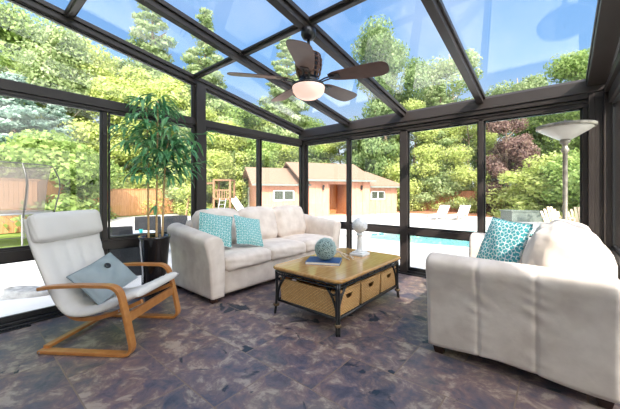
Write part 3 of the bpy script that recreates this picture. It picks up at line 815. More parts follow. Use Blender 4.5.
for (a, b, zt) in canes:
    path = smooth_path([(a[0], a[1], .66), (a[0]*.8+b[0]*.2, a[1]*.8+b[1]*.2, 1.1), (b[0]*.8, b[1]*.8, 1.6), (b[0], b[1], zt)], 6)
    mb = MB(); mb.tube(path, [.0125-.005*i/len(path) for i in range(len(path))], 8)
    for i in range(2, len(path)-1, 2): mb.tube([path[i]-Vector((0, 0, .004)), path[i]+Vector((0, 0, .004))], .0145-.005*i/len(path), 8)
    mb.build('cane', 'cane', pl, smooth=True)
    # side twigs with whorls
    for i, p in enumerate(path):
        if p.z < 1.32: continue
        for k in range(3):
            ang = prr.uniform(0, 6.28); ln = prr.uniform(.10, .34)*(1.15 if p.z < 1.95 else .7)
            e = p+Vector((math.cos(ang)*ln, math.sin(ang)*ln, prr.uniform(-.02, .13)))
            m_ = (p+e)/2+Vector((0, 0, .04))
            lv_o = len(lv.v); lv.tube([p, m_, e], .003, 4); tones.extend([.3]*(len(lv.v)-lv_o))
            for j in range(prr.randint(4, 7)):
                a2 = ang+prr.uniform(-1.5, 1.5)
                blade(e if j > 2 else m_, (math.cos(a2), math.sin(a2), prr.uniform(-.35, .75)), prr.uniform(.15, .27), prr.uniform(.026, .040), prr.uniform(1.2, 2.6), prr)
for k in range(8):
    a2 = prr.uniform(0, 6.28); blade((.02, .0, 1.05), (math.cos(a2)*.3, math.sin(a2)*.3, -.2), .16, .03, .5, prr) if k < 3 else blade((.0, -.09, 1.30+.02*k), (math.cos(a2), math.sin(a2), .2), .2, .026, 2, prr)
# keep the leaves inside the glass wall
lim = XL+.05-PP[0]
lv.v = [(max(lim+.01*math.sin(7*v[1]), v[0]) if v[0] < lim else v[0], v[1], v[2]) for v in lv.v]
fo = lv.build('foliage', 'leaf_house', pl, smooth=True)
ta = fo.data.attributes.new('tone', 'FLOAT', 'POINT'); ta.data.foreach_set('value', [float(t) for t in tones[:len(fo.data.vertices)]])

# ================================================================== CEILING FAN
FC = Vector((-1.72, 2.03, 0)); zc = zg(2.03)-.112
fan = empty('ceiling_fan', (FC.x, FC.y, zc), 'five-blade dark ceiling fan with lit glass bowl hanging from the roof beam', 'ceiling fan')
def fz_(z): return z-zc
MB().lathe([(.001, fz_(zc)), (.066, fz_(zc)), (.068, -.045), (.052, -.075), (.024, -.09), (.001, -.09)], 24, cap=False).build('canopy', 'fan_black', fan, smooth=True)
MB().lathe([(.014, -.06), (.014, fz_(2.44)), ], 12).lathe([(.03, fz_(2.47)), (.034, fz_(2.45)), (.03, fz_(2.42))], 16).build('downrod', 'fan_black', fan, smooth=True)
mot = MB().lathe([(.001, fz_(2.43)), (.09, fz_(2.43)), (.095, fz_(2.40)), (.075, fz_(2.30)), (.07, fz_(2.22)), (.09, fz_(2.20)), (.09, fz_(2.175)), (.05, fz_(2.165)), (.001, fz_(2.165))], 24, cap=False).build('motor_housing', 'fan_black', fan, smooth=True)
slt = MB()
for k in range(12):
    a = 2*PI*k/12
    P = [(math.cos(a)*r, math.sin(a)*r, fz_(z)) for r, z in ((.098, 2.43), (.116, 2.38), (.112, 2.30), (.092, 2.225))]
    sp = smooth_path(P, 3)
    for i in range(len(sp)-1):
        d = Vector((-math.sin(a), math.cos(a), 0)); slt.bar(sp[i], sp[i+1], .028, .008, up=(math.cos(a), math.sin(a), 0))
for z, r in ((2.42, .107), (2.38, .118), (2.34, .117), (2.30, .112), (2.26, .105)): slt.torus((0, 0, fz_(z)), (0, 0, 1), r, .0065, 28, 6)
slt.build('slatted_cage', 'fan_rattan', mot)
zb_ = 2.205
for k in range(5):
    a = R(15.5+72*k)
    rot = Matrix.Rotation(a, 4, 'Z'); pit = Matrix.Rotation(R(-13), 4, 'X')
    out = []
    st = [(.19, .032), (.24, .058), (.33, .075), (.45, .088), (.56, .095), (.64, .092), (.685, .072), (.705, .03)]
    up_, lo_ = [], []
    for x, w in smooth_path(st, 3): up_.append((x, w*(1.0)))
    sk = lambda x: .012*math.sin((x-.2)*5)
    ring = [(x, w+sk(x)) for x, w in up_] + [(x, -w+sk(x)) for x, w in reversed(up_)]
    mtx = rot @ Matrix.Translation((0, 0, fz_(zb_))) @ pit
    o = MB().loft([[mtx @ Vector((x, y, -.003)) for x, y in ring], [mtx @ Vector((x, y, .003)) for x, y in ring]]).build('blade', 'fan_blade', fan, bevel=.002)
    mi = MB(); m2 = rot
    pts = smooth_path([(.06, 0, fz_(2.185)), (.12, 0, fz_(2.178)), (.17, 0, fz_(2.190)), (.25, 0, fz_(2.197))], 3)
    for s_ in (-1, 1):
        mi.tube([m2 @ Vector((p.x, s_*.022*math.sin(PI*min(1, (p.x-.06)/.19)*.8), p.z)) for p in pts], .0065, 6)
    mi.box((.21, -.035, -.0085), (.29, .035, -.0035), mtx)
    mi.build('blade_bracket', 'fan_black', o)
MB().lathe([(.06, fz_(2.17)), (.143, fz_(2.162)), (.147, fz_(2.150)), (.143, fz_(2.142)), (.06, fz_(2.142))], 32).build('light_fitter', 'fan_black', fan, smooth=True)
MB().lathe([(.140, fz_(2.15)), (.146, fz_(2.135)), (.140, fz_(2.10)), (.115, fz_(2.065)), (.075, fz_(2.043)), (.03, fz_(2.034)), (.001, fz_(2.033))], 36, cap=False).build('glass_bowl', 'fan_bowl', fan, smooth=True)

# ================================================================== FLOOR LAMP
lp = empty('floor_lamp', (.05, 3.98, 0), 'pewter torchiere floor lamp with wide bowl behind the loveseat', 'floor lamp')
MB().lathe([(.15, 0), (.15, .012), (.13, .03), (.06, .045), (.03, .06), (.022, .09)], 28).build('base', 'pewter', lp, smooth=True)
MB().lathe([(.020, .08), (.020, .9), (.026, .91), (.026, .93), (.021, .94), (.021, 1.60), (.034, 1.615), (.034, 1.64), (.022, 1.655), (.024, 1.69), (.040, 1.70), (.046, 1.715), (.04, 1.735)], 20).build('pole', 'pewter', lp, smooth=True)
MB().lathe([(.035, 1.735), (.055, 1.735), (.12, 1.775), (.195, 1.822), (.225, 1.852), (.225, 1.856), (.19, 1.83), (.11, 1.79), (.03, 1.75)], 40, cap=False).build('bowl', 'alabaster', lp, smooth=True)
MB().lathe([(.222, 1.846), (.236, 1.846), (.241, 1.858), (.241, 1.875), (.232, 1.882), (.222, 1.876)], 44).build('rim_band', 'pewter', lp, smooth=True)
MB().lathe([(.006, 1.75), (.006, 1.875), (.016, 1.885), (.018, 1.90), (.008, 1.915), (.010, 1.93), (.001, 1.945)], 12, cap=False).build('finial', 'pewter', lp, smooth=True)
# floor vent by the left wall
fv = MB().box((0, 0, 0), (.30, .012, .008)).box((0, .09, 0), (.30, .102, .008)).box((0, 0, 0), (.012, .102, .008)).box((.288, 0, 0), (.3, .102, .008)).box((.012, .012, 0), (.288, .09, .002))
for k in range(12): fv.box((.022+k*.0225, .012, 0), (.030+k*.0225, .09, .007))
o = fv.build('floor_vent', 'iron'); o.location = (-3.62, .13, 0); o.rotation_euler.z = R(90)
tag(o, 'small black slotted floor vent in the tiles by the left wall', 'vent')

# ================================================================== OUTSIDE
GZ = -.45
struct(MB().box((-45, -25, GZ-.3), (35, 60, GZ-.02)).build('lawn', 'grass'), 'green lawn')
def slab(pts, z0, z1): 
    return MB().loft([[(p.x, p.y, z0) for p in pts], [(p.x, p.y, z1) for p in pts]])
pat = [at(-260, 5.0), at(-20, 8.2), at(45, 8.6), at(70, 14), at(100, 18.6), at(235, 27), at(420, 24), at(520, 19), at(640, 17), at(900, 9), Vector((6, 1.4, 0)), Vector((6, -1, 0)), Vector((-8, -1, 0))]
struct(slab(pat, GZ-.02, GZ).build('patio', 'concrete'), 'pale concrete patio around the pool')
# pool (rectangle seen beyond the back wall)
def ringbox(pts, w, z0, z1):
    c = sum(pts, Vector())/len(pts); outer = [p+(p-c).normalized()*w for p in pts]; mb = MB(); n = len(pts)
    for i in range(n):
        a, b = pts[i], pts[(i+1) % n]; A, B = outer[i], outer[(i+1) % n]
        vs = [Vector((p.x, p.y, z)) for z in (z0, z1) for p in (a, b, B, A)]
        mb.add(vs, [(3, 2, 1, 0), (4, 5, 6, 7), (0, 1, 5, 4), (1, 2, 6, 5), (2, 3, 7, 6), (3, 0, 4, 7)])
    return mb
pool = empty('swimming_pool', at(480, 9.5, GZ), 'turquoise in-ground swimming pool beyond the back windows', 'pool')
pts = [at(352, 11.2), at(400, 9.6), at(470, 8.6), at(640, 6.2), at(860, 6.3), at(640, 10.2), at(470, 12.6), at(400, 12.3)]
loc = Vector(pool.location); pp = [Vector((p.x-loc.x, p.y-loc.y, 0)) for p in pts]
pp = smooth_path(pp, 5, True); pp = [Vector((p[0], p[1], 0)) for p in pp]
MB().loft([[(p.x, p.y, .006) for p in pp], [(p.x, p.y, .012) for p in pp]]).build('basin', 'pool_tile', pool)
MB().loft([[(p.x, p.y, .020) for p in pp], [(p.x, p.y, .024) for p in pp]]).build('water', 'water', pool)
ringbox(pp, .28, .0, .05).build('coping', 'concrete', pool)
def rock(name, mt, p, sz, label, group, seed, cat='rock'):
    rr = random.Random(seed); mb = MB(); n, m = 12, 8; rings = []
    for i in range(m+1):
        ph = PI/2*i/m
        rings.append([(sz[0]*math.cos(ph)*math.cos(2*PI*k/n)*(1+.18*math.sin(k*2.1+seed+i)) + .0, sz[1]*math.cos(ph)*math.sin(2*PI*k/n)*(1+.18*math.sin(k*1.7+seed*2+i)), sz[2]*math.sin(ph)*(1+.1*math.sin(k+i))) for k in range(n)])
    mb.loft(rings); o = mb.build(name, mt, smooth=True); o.location = p; return tag(o, label, cat, group)
rock('pool_rock', 'cream_rock', at(441, 7.2, GZ+.0), (.16, .13, .09), 'cream rock at the near pool edge, left one of two', 'pool edge rocks', 1)
rock('pool_rock', 'cream_rock', at(465, 7.0, GZ+.0), (.17, .13, .09), 'cream rock at the near pool edge, right one of two', 'pool edge rocks', 2)
# grey stone outside the left wall
for i, (px, d, sz, lab) in enumerate(((-75, 4.7, (.62, .25, .13), 'long low grey stone on the patio outside the left wall, nearer the house'), (12, 4.75, (.70, .24, .14), 'long low grey stone on the patio outside the left window behind the armchair'))):
    o = rock('edging_stone', 'rock', at(px, d, GZ-.02), sz, lab, 'grey edging stones', 11+i); o.rotation_euler.z = YAW+R(6)
# ---- fences
def fence(px0, d0, px1, d1, ztop0, ztop1, z0, label, mt='fence', group=None):
    a, b = at(px0, d0), at(px1, d1); L = (b-a).length; ang = math.atan2(b.y-a.y, b.x-a.x)
    root = empty('board_fence', (a.x, a.y, z0), label, 'fence', group, rz=ang)
    n = int(L/.14); mb = MB()
    for i in range(n):
        x = i*L/n; zt = ztop0+(ztop1-ztop0)*i/n-z0
        mb.box((x+.004, -.01, .02), (x+L/n-.004, .01+.004*(i % 2), zt-.03+.012*((i*7) % 3)))
    mb.build('boards', mt, root)
    m = max(1, int(L/2.4))
    for i in range(m+1):
        x = min(L-.05, i*L/m); zt = ztop0+(ztop1-ztop0)*i/m-z0
        MB().box((x-.05, .02, 0), (x+.05, .12, zt+.02)).build('fence_post', mt, root)
    MB().bar((0, .0, ztop0-z0), (L, .0, ztop1-z0), .14, .035).build('cap_rail', mt, root)
    return root
fence(-80, 10.0, 37, 12.5, 1.75, 1.72, GZ, 'cedar board fence at far left behind the trampoline')
fence(38.5, 12.7, 99, 18.9, 1.72, 1.90, GZ, 'cedar board fence behind the armchair, sunlit')
fence(100, 19.1, 235, 28, 1.40, 1.5, GZ, 'cedar board fence running back toward the playset')
fence(400, 27, 520, 22, 1.45, 1.2, GZ, 'reddish low fence beyond the pool', 'redwood')
fence(523, 21.7, 700, 17, 1.2, 1.2, GZ, 'reddish fence beyond the pool at right', 'redwood')

# ---- trampoline
tp = at(-9, 9.1, GZ)
tr = empty('trampoline', tp, 'round trampoline with dark safety net on the lawn at far left', 'trampoline')
tr_r = 1.42; TZ_ = 1.0
MB().lathe([(tr_r-.25, TZ_), (tr_r, TZ_-.02), (tr_r+.02, TZ_+.02), (tr_r-.25, TZ_+.03)], 40).build('edge_pad', 'steel', tr, smooth=True)
MB().lathe([(.001, TZ_), (tr_r-.25, TZ_), (tr_r-.25, TZ_+.012), (.001, TZ_+.012)], 40, cap=False).build('jump_mat', 'iron', tr)
for k in range(6):
    a = 2*PI*k/6+.4; c, s = math.cos(a), math.sin(a)
    MB().tube([(tr_r*c, tr_r*s, 0), (tr_r*c, tr_r*s, TZ_)], .022, 8).build('leg', 'steel', tr)
    po = smooth_path([(tr_r*c*1.03, tr_r*s*1.03, TZ_-.1), (tr_r*c*1.14, tr_r*s*1.14, TZ_+.9), (tr_r*c*1.02, tr_r*s*1.02, TZ_+1.5)], 5)
    MB().tube(po, .02, 8).build('net_pole', 'iron', tr)
    a2 = a+2*PI/6
    MB().tube([(tr_r*c, tr_r*s, .05), (tr_r*math.cos(a2), tr_r*math.sin(a2), .05)], .018, 6).build('ground_tube', 'steel', tr)
sg = MB(); zz_ = []
for k in range(97):
    a = 2*PI*k/96; zz_.append(((tr_r-.27)*math.cos(a), (tr_r-.27)*math.sin(a), TZ_-.05) if k % 2 else (tr_r*math.cos(a), tr_r*math.sin(a), TZ_-.22))
sg.tube(zz_, .01, 4)
sg.build('springs', 'steel', tr)
MB().lathe([(tr_r-.2, TZ_), (tr_r-.12, TZ_+.9), (tr_r-.02, TZ_+1.48)], 48, cap=False).build('safety_net', 'net', tr, smooth=True)
MB().torus((0, 0, TZ_+1.5), (0, 0, 1), tr_r-.0, .02, 40, 6).build('top_hoop', 'iron', tr)

# ---- patio dining chairs + table just outside left wall
def patio_chair():
    root = empty('patio_chair', (0, 0, 0), '', 'chair', 'dark wicker patio chairs')
    MB().box((-.26, -.26, .36), (.26, .28, .44)).build('seat', 'wicker_dark', root, bevel=.02)
    b = rbox(.60, .06, .64, .02, .004, 6, Matrix.Translation((0, .27, .40)) @ Matrix.Rotation(R(-12), 4, 'X'))
    b.build('backrest', 'wicker_dark', root, smooth=True)
    for sx in (-1, 1):
        MB().tube(round_path([(sx*.27, -.22, .0), (sx*.27, -.24, .62), (sx*.27, .26, .66)], .06), .022, 8).build('arm_frame', 'wicker_dark', root, smooth=True)
        MB().tube([(sx*.24, .26, 0), (sx*.25, .25, .42)], .02, 8).build('leg', 'wicker_dark', root)
    return root
pc0 = patio_chair()
for i, (px, d, rz, lab) in enumerate(((110, 5.6, 262, 'dark wicker patio chair outside, directly behind the armchair'), (149, 8.0, 245, 'dark wicker patio chair on the far side of the outdoor table'), (174, 8.2, 250, 'dark wicker patio chair outside, nearest the sofa back'), (126, 4.7, 258, 'dark wicker patio chair outside low behind the plant pot'))):
    c = pc0 if i == 0 else copy_tree(pc0)
    c.location = at(px, d, GZ); c.rotation_euler.z = R(rz); c['label'] = lab
pt = empty('patio_table', at(137, 6.7, GZ), 'white-topped patio table outside the left window', 'table')
MB().lathe([(.40, .70), (.42, .71), (.42, .73), (.40, .74)], 28).build('tabletop', 'white_trim', pt)
for k in range(4):
    a = PI/4+k*PI/2; MB().tube([(.33*math.cos(a), .33*math.sin(a), 0), (.25*math.cos(a), .25*math.sin(a), .71)], .02, 8).build('leg', 'steel', pt)
cup = MB().lathe([(.03, 0), (.04, .085), (.036, .085), (.027, .01)], 16).build('cup', 'teal', smooth=True); cup.location = at(141, 6.62, GZ+.74)
tag(cup, 'small teal cup on the white patio table', 'cup')

# ---- shed / pool house
TH = R(20)
A = at(257, 19.2)                        # front-left corner of the building
RI = Vector((CS, SN, 0)); FW = Vector((-SN, CS, 0))
DX = RI*math.cos(TH)+FW*math.sin(TH); DY = -RI*math.sin(TH)+FW*math.cos(TH)
def fs(px):                              # distance along facade for a column
    u = (px-310)/F_PX; r = Vector((-SN+u*CS, CS+u*SN, 0))
    # A + s*DX = t*r
    det = DX.x*(-r.y)-DX.y*(-r.x); return ((-A.x)*(-r.y)-(-A.y)*(-r.x))/det
def fh(px, py):                          # height on the facade plane
    u = (px-310)/F_PX; r = Vector((-SN+u*CS, CS+u*SN, 0)); p = A+DX*fs(px); d = p.dot(FW)
    return 1.2+(HOR-py)/F_PX*d-GZ
shed = empty('pool_house', (A.x, A.y, GZ), 'pinkish cedar pool house with brown shingle roofs across the yard', 'building', rz=math.atan2(DX.y, DX.x))
s_a, s_b, s_c, s_d = 0, fs(307), fs(366), fs(398)
e1, e2, e3 = fh(275, 184), fh(330, 180.5), fh(385, 186.5)
DP = 4.6
def siding(mb, x0, x1, y0, y1, z1):
    mb.box((x0, y0, 0), (x1, y1, z1))
    n = int((x1-x0)/.42)
    for i in range(n+1): mb.box((x0+i*(x1-x0)/max(1, n)-.025, y0-.03, 0), (x0+i*(x1-x0)/max(1, n)+.025, y0, z1-.02))
mb = MB(); siding(mb, 0, s_b, 0, DP, e1)
# gable wall triangles
rz1 = fh(262, 166.5)
mb.loft([[(0, 0, e1), (0, DP, e1), (0, DP/2, rz1-.1)], [(s_b, 0, e1), (s_b, DP, e1), (s_b, DP/2, rz1-.1)]])
mb.build('left_wing_wall', 'siding', shed)
o1, o2 = fs(326), fs(346)
mb = MB(); siding(mb, s_b, o1, -.5, DP, e2); siding(mb, o2, s_c, -.5, DP, e2); mb.box((o1, -.5, fh(335, 184.5)), (o2, -.3, e2)).box((o1, -.5, 0), (o2, .6, .08))
mb.build('centre_wall', 'siding', shed)
mb = MB(); siding(mb, o1, o2, 1.5, 1.6, e2); mb.build('porch_back_wall', 'siding_dark', shed)
MB().box((o1+.02, -.3, .08), (o1+.1, 1.5, e2)).box((o2-.1, -.3, .08), (o2-.02, 1.5, e2)).build('porch_jamb', 'siding_dark', shed)
mb = MB(); siding(mb, s_c, s_d, .2, DP-.3, e3); mb.build('right_wing_wall', 'siding', shed)
def roof(x0, x1, y0, y1, ze, zr, hipL=0, hipR=0, t=.12, label=None):
    ym = (y0+y1)/2; mb = MB()
    P = [(x0, y0, ze), (x1, y0, ze), (x1, y1, ze), (x0, y1, ze), (x0+hipL, ym, zr), (x1-hipR, ym, zr)]
    Q = [(a, b, c+t) for a, b, c in P]
    mb.add(Q, [(0, 1, 5, 4), (1, 2, 5), (2, 3, 4, 5), (3, 0, 4)]); mb.add(P, [(4, 5, 1, 0), (5, 2, 1), (5, 4, 3, 2), (4, 0, 3)])
    mb.add([P[0], P[1], Q[1], Q[0]], [(0, 1, 2, 3)]); mb.add([P[2], P[3], Q[3], Q[2]], [(0, 1, 2, 3)])
    mb.add([P[3], P[0], Q[0], Q[3]], [(0, 1, 2, 3)]); mb.add([P[1], P[2], Q[2], Q[1]], [(0, 1, 2, 3)])
    return mb.build('roof', 'shingle', shed)
# left wing: open gable at its left end
def gable_roof(x0, x1, y0, y1, ze, zr, t=.12):
    ym = (y0+y1)/2; mb = MB()
    rings = [[(x, y0, ze), (x, y0, ze+t), (x, ym, zr+t), (x, y1, ze+t), (x, y1, ze), (x, ym, zr)] for x in (x0, x1)]
    o = len(mb.v); mb.v += rings[0]+rings[1]
    n = 6
    for j in range(n): mb.f.append((o+j, o+(j+1) % n, o+n+(j+1) % n, o+n+j))
    for q in (0, 6): mb.f += [(o+q+0, o+q+1, o+q+2, o+q+5), (o+q+5, o+q+2, o+q+3, o+q+4)]
    return mb.build('roof', 'shingle', shed)
gable_roof(-.45, s_b+.3, -.45, DP+.45, e1-.05, rz1)
gable_roof(s_b-.9, s_c+.15, -1.0, DP+.8, e2, fh(320, 161.5))
roof(s_c-.6, s_d+.4, -.25, DP+.2, e3, fh(375, 171), 0, 1.9)
MB().box((-.4, -.55, e1-.12), (s_b+.1, -.45, e1+.0)).box((s_b-.9, -1.1, e2-.1), (s_c+.2, -1.0, e2+.04)).box((s_c, -.35, e3-.1), (s_d+.4, -.25, e3+.02)).build('gutter', 'gutter', shed)
def shed_window(pa, pb, ya, yb, off):
    x0, x1 = fs(pa), fs(pb); pm_ = (pa+pb)/2; z0, z1 = fh(pm_, yb), fh(pm_, ya)
    w = MB().box((x0, off-.06, z0), (x1, off-.03, z0+.10)).box((x0, off-.06, z1-.07), (x1, off-.03, z1)).box((x0, off-.06, z0), (x0+.08, off-.03, z1)).box((x1-.08, off-.06, z0), (x1, off-.03, z1)).box(((x0+x1)/2-.045, off-.06, z0), ((x0+x1)/2+.045, off-.03, z1)).build('window', 'white_trim', shed)
    MB().box((x0+.05, off-.05, z0+.05), (x1-.05, off-.031, z1-.05)).build('pane', 'shed_glass', w)
shed_window(273, 294, 190.2, 201, -.0); shed_window(372, 386, 191, 199.8, .2)
dw = MB().box((-.06, -.06, 0), (.08, .0, e1)).box((-.05, 3.2, 0), (-.02, 4.1, 2.0)).build('corner_board', 'white_trim', shed)
for px in (320, 357.5):
    x = fs(px); MB().lathe([(.001, 0), (.07, .0), (.08, .25), (.10, .27), (.001, .36)], 10, (x, -.62, fh(px, 190)), cap=False).build('wall_lantern', 'iron', shed)
# ---- playset behind the sofa
ps = empty('playset', at(222, 20, GZ), 'brown wooden swing and slide playset beside the pool house', 'playset', rz=YAW)
fr = MB()
for x in (-.55, .55):
    for y in (0, 1.1): fr.box((x-.06, y-.06, 0), (x+.06, y+.06, 2.5))
fr.box((-.6, -.06, 1.15), (.6, 1.16, 1.25)).box((-.6, -.05, 1.75), (.6, .0, 1.83)).box((-.6, -.05, 2.42), (.6, 1.15, 2.52))
for k in range(7): fr.box((-.5+k*.16, -.04, 1.25), (-.44+k*.16, -.01, 1.8))
fr.build('tower', 'play_wood', ps)
sw = MB(); sw.bar((-2.4, .5, 2.15), (-.55, .5, 2.3), .1, .12).bar((-2.4, -.1, 0), (-2.3, .5, 2.2), .09, .09).bar((-2.4, 1.1, 0), (-2.3, .5, 2.2), .09, .09)
sw.build('swing_beam', 'play_wood', ps)
for x in (-2.0, -1.3):
    so = MB().tube([(x-.16, .5, .5), (x-.16, .5, 2.2)], .012, 5).tube([(x+.16, .5, .5), (x+.16, .5, 2.2)], .012, 5).build('swing_ropes', 'iron', ps)
    MB().box((x-.2, .38, .47), (x+.2, .62, .51)).build('swing_seat', 'teal', so)
MB().bar((.6, .4, 1.2), (1.6, -.6, .15), .45, .05).bar((.45, .25, 1.3), (1.45, -.75, .25), .04, .16).bar((.75, .55, 1.3), (1.75, -.45, .25), .04, .16).build('slide', 'white_trim', ps)
ld = MB().bar((-.1, -.1, 1.2), (-.1, -.8, 0), .05, .05).bar((.3, -.1, 1.2), (.3, -.8, 0), .05, .05)
for k in range(5): t = (k+.5)/5; ld.box((-.1, -.8+.7*t-.02, 1.2*t-.02), (.3, -.8+.7*t+.02, 1.2*t+.02))
ld.build('ladder', 'steel', ps)
# ---- loungers and adirondacks
def lounger():
    root = empty('sun_lounger', (0, 0, 0), '', 'sun lounger', 'loungers by the pool')
    mb = MB().bar((0, -1.0, .30), (0, .35, .30), .62, .05, (0, 0, 1)).build('seat', 'lounge', root)
    MB().bar((0, .35, .30), (0, .80, .82), .62, .05, (0, -1, 1)).build('backrest', 'lounge', root)
    for x in (-.28, .28):
        for y in (-.85, .3): MB().box((x-.03, y-.03, 0), (x+.03, y+.03, .29)).build('leg', 'lounge', root)
    return root
l0 = lounger()
for i, (px, d, lab) in enumerate(((439, 18.2, 'pale sun lounger on the patio beyond the pool, left one'), (460, 18.0, 'pale sun lounger on the patio beyond the pool, right one'))):
    c = l0 if i == 0 else copy_tree(l0)
    c.location = at(px, d, GZ); c.rotation_euler.z = YAW+R(-50); c['label'] = lab
def adirondack():
    root = empty('adirondack_chair', (0, 0, 0), '', 'chair', 'adirondack chairs by the pool')
    b = MB()
    for k in range(6): x = -.27+k*.108; b.bar((x, .25, .25), (x*1.15, .62, 1.05-.10*abs(k-2.5)), .09, .022, (0, -1, .4))
    b.build('slatted_back', 'adirondack', root)
    b = MB()
    for k in range(5): b.box((-.29, -.28+k*.11, .34-k*.02), (.29, -.19+k*.11, .362-k*.02))
    b.build('seat', 'adirondack', root)
    for sx in (-1, 1):
        MB().box((sx*.34-.06, -.35, .56), (sx*.34+.06, .42, .58)).build('armrest', 'adirondack', root)
        MB().box((sx*.31-.02, -.32, 0), (sx*.31+.02, -.22, .56)).build('front_leg', 'adirondack', root)
        MB().bar((sx*.28, -.25, .33), (sx*.28, .6, .03), .03, .10).build('rear_leg', 'adirondack', root)
    return root
a0 = adirondack()
for i, (px, d, rz, lab) in enumerate(((557, 12.6, 0, 'tan adirondack chair beyond the pool, left of the lamp pole'), (582, 12.4, -12, 'tan adirondack chair beyond the pool, between lamp pole and corner column'))):
    c = a0 if i == 0 else copy_tree(a0)
    c.location = at(px, d, GZ); c.rotation_euler.z = YAW+R(rz)-R(15); c['label'] = lab
gb = MB().box((-1.2, -.5, 0), (1.2, .5, .55)).box((-1.25, -.55, .55), (1.25, .55, .62)).build('storage_bench', M['gutter'], bevel=.03); gb.location = at(527, 17, GZ); gb.rotation_euler.z = YAW
tag(gb, 'long grey-green storage bench under the bright shrub beyond the pool', 'bench')
mu = slab([at(395, 24), at(515, 18.7), at(515, 22), at(400, 27)], GZ-.01, GZ+.03).build('mulch_bed', 'mulch'); struct(mu, 'red mulch bed beyond the patio')

# ---- trees
def leaves(blobs, n, size, rr, flat=0.0, asp=1.6):
    """numpy cloud of small leaf quads on the shells of ellipsoid blobs"""
    rs = np.random.RandomState(rr)
    w = np.array([b[3]*b[4] for b in blobs]); w = w/w.sum(); k = rs.choice(len(blobs), n, p=w)
    B = np.array(blobs)
    d = rs.normal(size=(n, 3)); d /= np.linalg.norm(d, axis=1)[:, None]
    rad = rs.uniform(.25, 1.3, n)**.6
    c = B[k, :3] + d*np.stack([B[k, 3], B[k, 3], B[k, 4]], 1)*rad[:, None]
    nrm = d+rs.normal(size=(n, 3))*.55+np.array([0, 0, flat]); nrm /= np.linalg.norm(nrm, axis=1)[:, None]
    a = rs.normal(size=(n, 3)); u = np.cross(nrm, a); u /= np.linalg.norm(u, axis=1)[:, None]; v = np.cross(nrm, u)
    s = size*rs.uniform(.6, 1.3, n)[:, None]
    q = np.stack([c-u*s*asp*.5, c-v*s*.5, c+u*s*asp*.5, c+v*s*.5], 1).reshape(-1, 3)
    f = np.arange(4*n).reshape(n, 4)
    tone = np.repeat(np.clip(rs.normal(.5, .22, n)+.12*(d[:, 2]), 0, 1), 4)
    return q, f, tone
def tree_mesh(name, mt, blobs, n, size, seed, flat=0, core=True, asp=1.6):
    q, f, tone = leaves(blobs, n, size, seed, flat, asp)
    V = [tuple(p) for p in q.tolist()]; Fc = [tuple(t) for t in f.tolist()]; T = tone.tolist()
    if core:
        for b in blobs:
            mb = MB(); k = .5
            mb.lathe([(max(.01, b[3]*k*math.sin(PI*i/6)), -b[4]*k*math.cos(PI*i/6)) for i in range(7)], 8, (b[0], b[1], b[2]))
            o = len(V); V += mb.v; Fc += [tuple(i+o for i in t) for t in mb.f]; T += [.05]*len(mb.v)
    me = bpy.data.meshes.new(name); me.from_pydata(V, [], Fc); me.update()
    ta = me.attributes.new('tone', 'FLOAT', 'POINT'); ta.data.foreach_set('value', T)
    me.materials.append(M[mt]); return me
def broad_blobs(seed, h, r, lo=.15, nb=26):
    rr = random.Random(seed); out = []
    for i in range(nb):
        t = rr.uniform(lo, .95); rad = r*math.sin(PI*min(1, (t-lo)/(1-lo)*.82+.16))**.6
        a = rr.uniform(0, 6.28); q = rad*rr.uniform(.35, .85); s = r*rr.uniform(.16, .36)
        out.append((q*math.cos(a), q*math.sin(a), h*t, s, s*.75))
    return out
def conifer_blobs(seed, h, r, lo=.05, nb=46):
    rr = random.Random(seed); out = []
    for i in range(nb):
        t = lo+(1-lo)*(i/nb)**.85; rad = r*(1-t)**.8+.12; a = i*2.4+rr.uniform(-.3, .3); q = rad*rr.uniform(.4, .8)
        s = max(.28, rad*rr.uniform(.32, .5)); out.append((q*math.cos(a), q*math.sin(a), h*t, s, s*.45))
    return out
def trunk_mesh(name, h, r, mt, seed, branches=6, spread=.35):
    rr = random.Random(seed); mb = MB()
    P = [(rr.uniform(-.02, .02)*h*k/5, rr.uniform(-.02, .02)*h*k/5, h*k/5) for k in range(6)]
    P[0] = (0, 0, 0); mb.tube(P, [r*(1-.16*k) for k in range(6)], 8)
    for i in range(branches):
        t = rr.uniform(.25, .85); z = h*t; a = rr.uniform(0, 6.28); L = h*spread*(1.1-t)
        mb.tube([(0, 0, z), (math.cos(a)*L*.5, math.sin(a)*L*.5, z+L*.3), (math.cos(a)*L, math.sin(a)*L, z+L*.75)], [r*.4, r*.25, r*.08], 5)
    me = bpy.data.meshes.new(name); me.from_pydata([tuple(v) for v in mb.v], [], mb.f); me.update(); me.materials.append(M[mt]); return me
